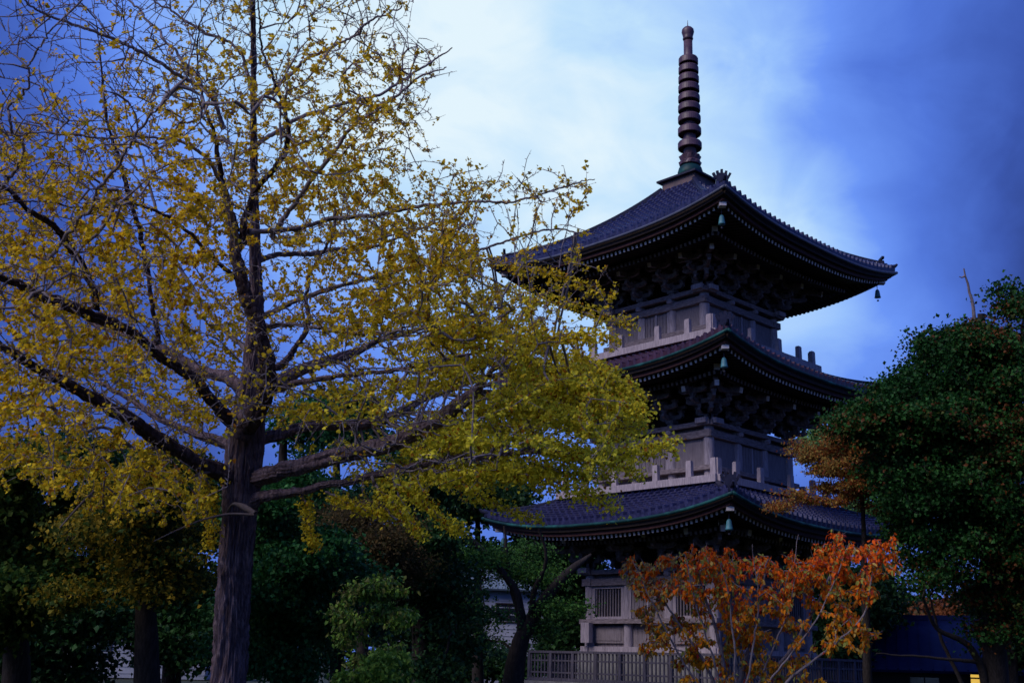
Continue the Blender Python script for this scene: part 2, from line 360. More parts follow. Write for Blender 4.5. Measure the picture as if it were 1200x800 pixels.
        t_.beam((-w + 0.05, -w + 0.05, zz + 0.15), (-w - 0.17, -w - 0.17, zz + 0.15), 0.27, 0.05, 1)
        w = a - 1.4
        t_.beam((-bb, -bb, zz + 0.05), (-w, -w, zz - 0.22), 0.19, 0.24, 0, 1)
        m.build('hip_rafter', [DARKW, WHITE], roof)
    # purlin carried by the brackets
    m = MB()
    for k in range(4):
        t_ = Turned(m, k); o_ = 1.13 * (0.93 if li else 1.0); q_ = bb + o_
        t_.beam((-q_ - 0.3, -q_ + 0.002 * k, T + 1.2), (q_ + 0.3, -q_ + 0.002 * k, T + 1.2), 0.12, 0.15, 0, 1)
        t_.beam((-bb, -bb + 0.02, T + 0.98), (bb, -bb + 0.02, T + 0.98), 0.1, 0.5, 0)
    m.build('purlin', [DARKW, WHITE], pagoda)
    # --- brackets
    px = [-1, -0.345, 0.345, 1]
    bm1 = bracket(0.95 if li else 1.0); bm2 = bracket(0.95 if li else 1.0, True)
    s1 = s2 = None
    for k in range(4):
        for f_ in px:
            x, y = f_ * bb, -bb
            if abs(f_) == 1:
                pass
            v = turn(k) @ np.array([x, y, 0])
            if s1 is None: s1 = bm1.build('bracket_set', [BRKT, WOODH, WHITE], pagoda); o = s1
            else: o = s1.copy(); COL.objects.link(o)
            o.parent = pagoda; o.location = (v[0], v[1], T); o.rotation_euler = (0, 0, k * math.pi / 2)
        v = turn(k) @ np.array([-bb, -bb, 0])
        if s2 is None: s2 = bm2.build('corner_bracket_set', [BRKT, WOODH, WHITE], pagoda); o = s2
        else: o = s2.copy(); COL.objects.link(o)
        o.parent = pagoda; o.location = (v[0], v[1], T + 0.003); o.rotation_euler = (0, 0, k * math.pi / 2 - math.pi / 4)
    # --- body
    m = MB(); wi = bb - 0.07
    for k in range(4):
        t_ = Turned(m, k); t_.box((0, -wi + 0.03, (B + T) / 2), (2 * wi, 0.06, T - B), 0)
        nb = int(2 * wi / 0.17)                                  # upright boards with open joints
        for i in range(nb):
            x = -wi + (i + 0.5) * 2 * wi / nb
            t_.box((x, -wi - 0.008, (B + T) / 2), (2 * wi / nb - 0.012, 0.02, T - B), 0)
    wall = m.build('wall', PANEL, pagoda)
    for k in range(4):
        for f_ in px[:3] if True else px:
            v = turn(k) @ np.array([f_ * bb, -bb, 0])
            m = MB(); rr = 0.17 if abs(f_) == 1 else 0.145
            m.lathe([(rr, B), (rr, T - 0.30), (rr * 0.93, T - 0.22), (rr * 0.93, T - 0.14)], (v[0], v[1], 0), 16)
            m.build('post', WOOD, wall, smooth=False)
        m = MB(); t_ = Turned(m, k)
        e_ = 0.006 * (k % 2)
        t_.box((0, -bb - 0.0, T - 0.075 - e_), (2 * bb + 0.66, 0.50, 0.145), 0)          # plate beam with crossing noses
        for sg in (-1, 1):
            t_.box((sg * (bb + 0.36), -bb, T - 0.02 - e_), (0.16, 0.40, 0.16), 1)
        for f2 in (-0.345, 0.345): t_.lathe([(0.10, T - 0.28), (0.13, T - 0.22), (0.10, T - 0.15)], (f2 * bb, -bb - 0.16, 0), 10, 1)
        m.build('plate_beam', [WOODH, WOOD], wall)
        m = MB(); t_ = Turned(m, k); t_.box((0, -bb, T - 0.39 - e_), (2 * bb + 0.44, 0.38, 0.22), 0); m.build('tie_beam', WOODH, wall)
        zn = B + (0.42 if li else 0.95)
        m = MB(); t_ = Turned(m, k); t_.box((0, -bb - 0.05, zn + e_), (2 * bb + 0.5, 0.42, 0.14), 0); m.build('sill_beam', WOODH, wall)
        m = MB(); t_ = Turned(m, k); t_.box((0, -bb - 0.04, B + 0.09 + e_), (2 * bb + 0.50, 0.3, 0.18), 0); m.build('base_beam', WOOD, wall)
        cw = 0.345 * bb - 0.13; z0, z1 = zn + 0.08, T - 0.52
        m = MB(); t_ = Turned(m, k)                               # double board door of the middle bay
        for sg in (-1, 1):
            t_.box((sg * cw / 2, -bb - 0.01, (z0 + z1) / 2), (cw - 0.03, 0.05, z1 - z0), 0)
            for q in range(4): t_.box((sg * (cw * (q + 0.5) / 4), -bb - 0.042, (z0 + z1) / 2), (cw / 4 - 0.02, 0.02, z1 - z0 - 0.05), 0)
        t_.box((0, -bb - 0.06, (z0 + z1) / 2), (0.07, 0.06, z1 - z0), 1)
        for sg in (-1, 1): t_.box((sg * (cw - 0.02), -bb - 0.06, (z0 + z1) / 2), (0.08, 0.07, z1 - z0), 1)
        m.build('door', [PANEL, WOOD], wall)
        for sg in (-1, 1):
            xc = sg * (0.345 * bb + 0.12 + bb - 0.14) / 2; hw = (bb - 0.14 - 0.345 * bb - 0.12) / 2
            if li == 0:
                m = MB(); t_ = Turned(m, k)
                fr = [((xc, -bb - 0.02, z1 - 0.04), (2 * hw, 0.1, 0.08)), ((xc, -bb - 0.02, z0 + 0.04), (2 * hw, 0.1, 0.08)),
                      ((xc - hw + 0.06, -bb - 0.024, (z0 + z1) / 2), (0.12, 0.1, z1 - z0 - 0.16)), ((xc + hw - 0.06, -bb - 0.024, (z0 + z1) / 2), (0.12, 0.1, z1 - z0 - 0.16))]
                for c_, d_ in fr: t_.box(c_, d_, 0)
                w_ = m.build('window', WOOD, wall)
                m = MB(); t_ = Turned(m, k)
                t_.box((xc, -bb + 0.046, (z0 + z1) / 2), (2 * hw - 0.2, 0.012, z1 - z0 - 0.1), 1)
                for q in range(10): t_.box((xc - hw + 0.15 + q * (2 * hw - 0.3) / 9, -bb + 0.0, (z0 + z1) / 2), (0.04, 0.05, z1 - z0 - 0.14), 0)
                m.build('window_bars', [PANEL, DARKW], w_ if False else wall)
                m = MB(); t_ = Turned(m, k); t_.box((xc, -bb - 0.0, B + 0.55), (2 * hw - 0.1, 0.07, 0.52), 0); t_.box((xc, -bb - 0.03, B + 0.55), (2 * hw - 0.3, 0.05, 0.36), 0); m.build('wall_panel', PANEL, wall)
            else:
                m = MB(); t_ = Turned(m, k); t_.box((xc, -bb - 0.0, (z0 + z1) / 2), (2 * hw, 0.06, z1 - z0), 0)
                m.build('wall_panel', PANEL, wall)
    # --- balcony
    if li:
        sg_ = L['sg']; m = MB()
        for k in range(4):
            t_ = Turned(m, k); e_ = 0.004 * (k % 2)
            t_.box((0, -(sg_ + bb) / 2, B - 0.11 - e_), (2 * sg_ - 0.02 * (k % 2), sg_ - bb + 0.2, 0.22), 0)
            t_.box((0, -(sg_ + bb) / 2 + 0.07, B - 0.27 - e_), (2 * sg_ - 0.2, sg_ - bb, 0.10), 1)
        bal = m.build('balcony', [WOOD, REDW], pagoda)
        m0 = MB(); m0.box((0, 0, 0.25), (0.20, 0.14, 0.50), 0, None, 0.94); m0.box((0, 0, 0.512), (0.16, 0.11, 0.022), 0); first = None
        for k in range(4):
            for f_ in (0.03, 0.17, 0.37, 0.63, 0.83, 0.97):
                v = turn(k) @ np.array([(f_ * 2 - 1) * (sg_ - 0.02), -sg_ + 0.13, 0])
                if first is None: first = m0.build('balcony_post', WOOD, bal); o = first
                else: o = first.copy(); COL.objects.link(o)
                o.parent = bal; o.location = (v[0], v[1], B + 0.001); o.rotation_euler = (0, 0, k * math.pi / 2)
# under-roof core so no light leaks through the building
m = MB()
for z0, z1, w in ((4.4, 6.9, 1.9), (9.0, 11.45, 1.7), (13.4, 17.3, 0.9)): m.box((0, 0, (z0 + z1) / 2), (2 * w, 2 * w, z1 - z0), 0)
m.build('inner_core', DARKW, pagoda)
# short board wall at the left end of the first storey
m = MB(); m.box((-2.82, 2.30, 2.62), (0.18, 0.35, 0.62), 0); m.build('wing_board', WOOD, pagoda)
m = MB(); m.box((0, 0, 0.52), (8.1, 8.1, 1.04), 0, taper=0.985); m.box((0, 0, 1.06), (8.2, 8.2, 0.1), 0); m.box((0, 0, 1.56), (5.5, 5.5, 0.9), 0)
m.build('stone_platform', STONE, pagoda)
# spire
zof = lambda y: 24.86 - (y - 32) * 0.0351
m = MB(); m.box((0, 0, 18.12), (1.44, 1.44, 0.68), 0); m.box((0, 0, 18.47), (1.74, 1.74, 0.07), 1)
m.add([(-0.86, -0.86, 18.506), (0.86, -0.86, 18.506), (0.86, 0.86, 18.506), (-0.86, 0.86, 18.506), (-0.3, -0.3, 18.75), (0.3, -0.3, 18.75), (0.3, 0.3, 18.75), (-0.3, 0.3, 18.75)],
      [(0, 1, 5, 4), (1, 2, 6, 5), (2, 3, 7, 6), (3, 0, 4, 7), (4, 5, 6, 7), (3, 2, 1, 0)], 1)
m.build('spire_base', [noisy('worn_copper_box', (0.05, 0.045, 0.05), (0.17, 0.10, 0.10), 2.2, rough=0.5), RIDGE], pagoda)
m = MB(); m.lathe([(0.24, 18.6), (0.22, 20.4), (0.20, 22.0), (0.19, 23.5), (0.165, 23.6), (0.165, 24.25)], n=20); spire = m.build('spire', BRONZE, pagoda, smooth=True)
m = MB(); m.lathe([(0.46, 18.66), (0.46, 18.86), (0.41, 19.04), (0.30, 19.14)], n=24); m.build('inverted_bowl', VERD, spire, smooth=True)
m = MB(); m.lathe([(0.27, 19.12), (0.38, 19.16), (0.40, 19.27), (0.33, 19.33), (0.39, 19.50), (0.28, 19.56)], n=32, mod=lambda a, j: 1 + (0.06 * math.cos(8 * a) if j in (2, 4) else 0)); m.build('lotus_flower', BRONZE, spire)
for i, y in enumerate((168.0, 151.5, 137.5, 125, 113.5, 102, 91, 80, 69.5)):
    z = zof(y) - 0.04; rr = 0.435 - 0.009 * i
    m = MB(); m.lathe([(0.2, z - 0.05), (rr * 0.80, z - 0.12), (rr * 0.97, z - 0.24), (rr, z - 0.22), (rr, z - 0.02), (rr * 0.93, z + 0.03), (0.2, z + 0.05)], n=32); m.build('ring', BRONZE, spire)
m = MB(); z = zof(38) + 0.0; m.lathe([(0.17, z - 0.36), (0.2, z - 0.30), (0.18, z - 0.24), (0.2, z - 0.15), (0.235, z - 0.02), (0.22, z + 0.09), (0.15, z + 0.17), (0.05, z + 0.21), (0.018, z + 0.25), (0.006, z + 0.5)], n=20); m.build('jewel_finial', BRONZE, spire, smooth=True)

# wind bells hanging from the roof corners
def bell(lv, cx, cy, label):
    L = LV[lv]; w = L['a'] - 0.48; z = L['zc'] - 0.62
    p = pw(cx * w, cy * w, z); o = empty('wind_bell', tuple(p), label=label, cat='bell', group='wind bells under the roof corners')
    m = MB(); m.lathe([(0.012, 0.10), (0.012, -0.16)], n=6); m.build('hanger', RIDGE, o)
    m = MB(); m.lathe([(0.115, -0.42), (0.10, -0.385), (0.085, -0.28), (0.072, -0.19), (0.05, -0.14), (0.02, -0.12)], n=16); m.build('bell_body', PATINA, o, smooth=True)
    m = MB(); m.lathe([(0.012, -0.50), (0.035, -0.51), (0.035, -0.55), (0.01, -0.56)], n=8); m.build('clapper', RIDGE, o)
bell(2, -1, -1, 'wind bell under the near front corner of the top roof')
bell(2, 1, -1, 'wind bell dangling against open sky from the far right tip of the top roof')
bell(2, -1, 1, 'wind bell under the left tip of the top roof behind yellow leaves')
bell(1, -1, -1, 'wind bell under the near front corner of the middle roof')
bell(0, -1, -1, 'wind bell under the near front corner of the lowest roof above the orange leaves')
bell(0, -1, 1, 'wind bell under the left tip of the lowest roof')

# balustrade round the platform
fence = empty('balustrade', (0, 0, 1.11), PHI, label='grey timber picket balustrade round the foot of the pagoda', cat='fence')
A = 3.83
for k in range(4):
    m = MB(); t_ = Turned(m, k)
    for z, h, w in ((0.88, 0.07, 0.12), (0.62, 0.05, 0.05), (0.26, 0.05, 0.05), (0.05, 0.09, 0.12)): t_.box((0, -A, z + 0.004 * (k % 2)), (2 * A - 0.1 * (k % 2) + 0.05, w, h), 0)
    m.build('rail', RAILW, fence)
    m = MB(); t_ = Turned(m, k); n = 50
    for i in range(n + 1): t_.box((-A + 0.08 + i * (2 * A - 0.16) / n, -A, 0.47), (0.045, 0.035, 0.78), 0)
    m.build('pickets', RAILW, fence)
    for i in range(8):
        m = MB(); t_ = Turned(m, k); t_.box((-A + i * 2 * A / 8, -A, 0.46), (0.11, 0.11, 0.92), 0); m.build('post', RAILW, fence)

# ------------------------------------------------------------------ trees: skeletons grown towards points of the crown
def tube(polys, k=5, cap=True):
    V = []; Fc = []; n0 = 0; ang = np.arange(k) * 2 * math.pi / k; ca, sa = np.cos(ang), np.sin(ang)
    for P, rad in polys:
        P = np.asarray(P, float); rad = np.asarray(rad, float); n = len(P)
        if n < 2: continue
        T = np.gradient(P, axis=0); T /= np.linalg.norm(T, axis=1)[:, None] + 1e-9
        ref = np.array([0.31, 0.22, 0.92]); ref = ref if abs(T[0] @ ref) < 0.9 else np.array([0.9, 0.3, 0.1])
        S = np.cross(T, ref); S /= np.linalg.norm(S, axis=1)[:, None] + 1e-9; U = np.cross(S, T)
        W = P[:, None, :] + rad[:, None, None] * (S[:, None, :] * ca[None, :, None] + U[:, None, :] * sa[None, :, None])
        V.append(W.reshape(-1, 3))
        i = np.arange(n - 1)[:, None] * k; j = np.arange(k)[None, :]; j2 = (j + 1) % k
        Fc.append(np.stack([i + j, i + j2, i + k + j2, i + k + j], -1).reshape(-1, 4) + n0); n0 += n * k
    return np.concatenate(V), np.concatenate(Fc)
def fast_mesh(name, V, Fc, mt, parent, smooth=True, colors=None, off=None):
    me = bpy.data.meshes.new(name); nv = len(V); nf, k = Fc.shape
    if off is not None: V = V - off
    me.vertices.add(nv); me.vertices.foreach_set('co', np.ascontiguousarray(V, dtype=np.float32).ravel())
    me.loops.add(nf * k); me.loops.foreach_set('vertex_index', Fc.astype(np.int32).ravel())
    me.polygons.add(nf); me.polygons.foreach_set('loop_start', np.arange(nf, dtype=np.int32) * k)
    me.polygons.foreach_set('use_smooth', np.full(nf, smooth))
    if colors is not None:
        at_ = me.color_attributes.new('leaf', 'FLOAT_COLOR', 'CORNER')
        at_.data.foreach_set('color', np.repeat(np.c_[colors, np.ones(nf)], k, axis=0).astype(np.float32).ravel())
    me.update(calc_edges=True); me.validate(); me.materials.append(mt)
    return link(name, me, parent)
SHAPE = {
 'fan':  np.array([(0, 0, 0), (0.48, 0.55, 0.06), (0.30, 0.92, -0.02), (0.0, 0.80, 0.03), (-0.30, 0.92, -0.02), (-0.48, 0.55, 0.06)]),
 'oval': np.array([(0, 0, 0), (0.24, 0.28, 0.05), (0.22, 0.62, 0.04), (0.0, 1.0, -0.10), (-0.22, 0.62, 0.04), (-0.24, 0.28, 0.05)]),
 'tuft': np.array([(0, 0, 0), (0.42, 0.45, 0.15), (0.15, 0.75, 0.0), (0.0, 1.1, -0.15), (-0.45, 0.6, 0.1), (-0.2, 0.2, 0.0)])}
def leaves(name, Cn, size, cols, mt, parent, shape='fan', droop=0.2, off=None, r=None):
    r = r or rng; n = len(Cn); T = SHAPE[shape]
    d = r.normal(size=(n, 3)); d[:, 2] -= droop * 2; d /= np.linalg.norm(d, axis=1)[:, None]
    u = r.normal(size=(n, 3)); u[:, 2] += 0.8; s = np.cross(d, u); s /= np.linalg.norm(s, axis=1)[:, None] + 1e-9; nn = np.cross(s, d)
    sz = size * r.uniform(0.6, 1.25, n)
    V = Cn[:, None, :] + sz[:, None, None] * (T[None, :, 0:1] * s[:, None] + T[None, :, 1:2] * d[:, None] + T[None, :, 2:3] * nn[:, None])
    Fc = np.arange(n * 6).reshape(n, 6)
    return fast_mesh(name, V.reshape(-1, 3), Fc, mt, parent, False, cols, off)
class Skeleton:
    def __init__(s, r): s.P = []; s.D = []; s.par = []; s.chain = []; s.r = r; s.fix = {}
    def add_poly(s, P, rad=None):
        ids = []
        for i, p in enumerate(P):
            s.P.append(p); d = P[min(i + 1, len(P) - 1)] - P[max(i - 1, 0)]; s.D.append(d / (np.linalg.norm(d) + 1e-9)); s.par.append(ids[-1] if ids else -1); ids.append(len(s.P) - 1)
            if rad is not None: s.fix[ids[-1]] = rad[i]
        return ids
    def grow(s, targets, step=0.14, wob=0.03, lift=0.15, maxlen=9):
        base = np.array(s.P); d0 = np.array([np.min(((base - t) ** 2).sum(1)) for t in targets]); order = np.argsort(d0)
        cap = len(base) + 40 * len(targets) + 2000; A_ = np.zeros((cap, 3)); n = len(base); A_[:n] = base
        for ti in order:
            t = targets[ti]; v = t - A_[:n]; dist = np.sqrt((v ** 2).sum(1)); dn = v / (dist[:, None] + 1e-6)
            Dn = np.array(s.D) if False else s._D(n)
            cost = dist * (1.25 - 0.35 * (dn * Dn).sum(1)) + 0.12 * np.maximum(0, -v[:, 2])
            k = int(np.argmin(cost)); L = dist[k]
            if L > maxlen or L < 0.04: continue
            m = max(2, int(L / step)); tt = np.linspace(0, 1, m + 1)[1:, None]; p0 = A_[k]; d0_ = Dn[k]
            sd = s.r.normal(size=3); side = sd / np.linalg.norm(sd)
            c1 = p0 + (0.35 * d0_ + 0.65 * dn[k]) * L * 0.4; c2 = p0 + v[k] * 0.72 + side * L * 0.06 - np.array([0, 0, lift * L * 0.35])
            Q = (1 - tt) ** 3 * p0 + 3 * (1 - tt) ** 2 * tt * c1 + 3 * (1 - tt) * tt ** 2 * c2 + tt ** 3 * t
            Q = Q + s.r.normal(size=Q.shape) * wob * min(1, L) * np.minimum(1, tt * 3)
            ids = [k]; pr = p0
            for q in Q:
                if n >= cap: break
                dd = q - pr; dd = dd / (np.linalg.norm(dd) + 1e-9)
                s.P.append(q); s._Dm[n] = dd; s.D.append(dd); s.par.append(ids[-1]); A_[n] = q; ids.append(n); n += 1; pr = q
            s.chain.append(ids)
    def _D(s, n):
        if not hasattr(s, '_Dm') or len(s._Dm) < n + 100:
            D = np.zeros((max(n * 3, 60000), 3)); D[:len(s.D)] = np.array(s.D); s._Dm = D
        return s._Dm[:n]
    def radii(s, r0, pw_=0.42, rmax=1):
        n = len(s.P); cnt = np.zeros(n); par = np.array(s.par)
        has = np.zeros(n, bool); has[par[par >= 0]] = True; cnt[~has] = 1
        for i in range(n - 1, -1, -1):
            if par[i] >= 0: cnt[par[i]] += cnt[i]
        rad = np.minimum(r0 * cnt ** pw_, rmax)
        for i, v in s.fix.items(): rad[i] = v
        return rad
def polys_of(s, rad, r0):
    P = np.array(s.P); out = []
    for ids in s.chain:
        r_ = rad[ids].copy(); r_[0] = min(r_[0], r_[1] * 1.25); m = len(r_); r_[1:] = np.maximum(r_[1:] * np.linspace(1, 0.75, m - 1), r0 * 0.6); r_[-1] *= 0.5
        out.append((P[ids], r_))
    return out
def smooth_path(pts, n):
    pts = np.asarray(pts, float); k = len(pts); d = np.r_[0, np.cumsum(np.linalg.norm(np.diff(pts[:, :3], axis=0), axis=1))]; tt = np.linspace(0, d[-1], n)
    out = np.zeros((n, pts.shape[1])); m = np.gradient(pts, d, axis=0)
    for i, t in enumerate(tt):
        j = min(np.searchsorted(d, t, 'right') - 1, k - 2); h = d[j + 1] - d[j]; u = (t - d[j]) / h
        out[i] = (2 * u ** 3 - 3 * u ** 2 + 1) * pts[j] + (u ** 3 - 2 * u ** 2 + u) * h * m[j] + (-2 * u ** 3 + 3 * u ** 2) * pts[j + 1] + (u ** 3 - u ** 2) * h * m[j + 1]
    return out

# ------------------------------------------------------------------ the ginkgo in front
gr = np.random.RandomState(11)
def pix(path): return np.array([np.r_[at(x, y, d), r * d / F] for x, y, d, r in path])
TB = at(266, 800, 12.2)
base_xy = np.array([TB[0] - 0.08, TB[1], 0.0])
ginkgo = empty('ginkgo_tree', tuple(base_xy), label='big ginkgo with a furrowed grey trunk and thinning yellow leaves in the foreground', cat='tree')
def rough_trunk(path, n_along, n_round, amp, seed):
    q = smooth_path(path, n_along); r_ = np.random.RandomState(seed); P, rad = q[:, :3], q[:, 3]
    V, Fc = tube([(P, rad)], n_round)
    V = V.reshape(n_along, n_round, 3); cen = P[:, None, :]
    L = np.r_[0, np.cumsum(np.linalg.norm(np.diff(P, axis=0), axis=1))]; th = np.arange(n_round) * 2 * math.pi / n_round
    h = np.zeros((n_along, n_round))
    for i in range(46):                                         # interlacing furrows running up the stem
        f = r_.randint(7, 30); kz = r_.uniform(-2.5, 2.5) * f / 10; ph = r_.uniform(0, 6.28)
        h += np.sin(f * th[None, :] + kz * L[:, None] + ph + 1.1 * np.sin(L[:, None] * r_.uniform(2, 7) + ph * 3)) / 46 ** 0.5
    h = -np.abs(h) ** 0.8
    V = cen + (V - cen) * (1 + amp * h / np.maximum(rad, 0.03)[:, None] * 1.0)[:, :, None]
    return V.reshape(-1, 3), Fc
bx = to_px(base_xy + np.array([0, 0, 0.0]))
trunk_path = np.r_[[np.r_[base_xy, 0.30]], [np.r_[(base_xy + TB) / 2 * [1, 1, 1], 0.245]], pix([(268, 790, 12.2, 22.5), (273, 700, 12.2, 21.5), (279, 620, 12.2, 21), (285, 550, 12.2, 23), (289, 505, 12.2, 22),
     (293, 460, 12.3, 15.5), (298, 410, 12.5, 12.5), (300, 360, 12.6, 10), (299, 300, 12.7, 7.5), (298, 230, 12.8, 5.8), (297, 150, 12.8, 4.5), (297, 70, 12.8, 3.4), (296, 0, 12.8, 3.5), (294, -90, 12.8, 2)])]
V, Fc = rough_trunk(trunk_path, 620, 128, 0.05, 3); fast_mesh('trunk', V, Fc, BARK, ginkgo, True, off=base_xy)
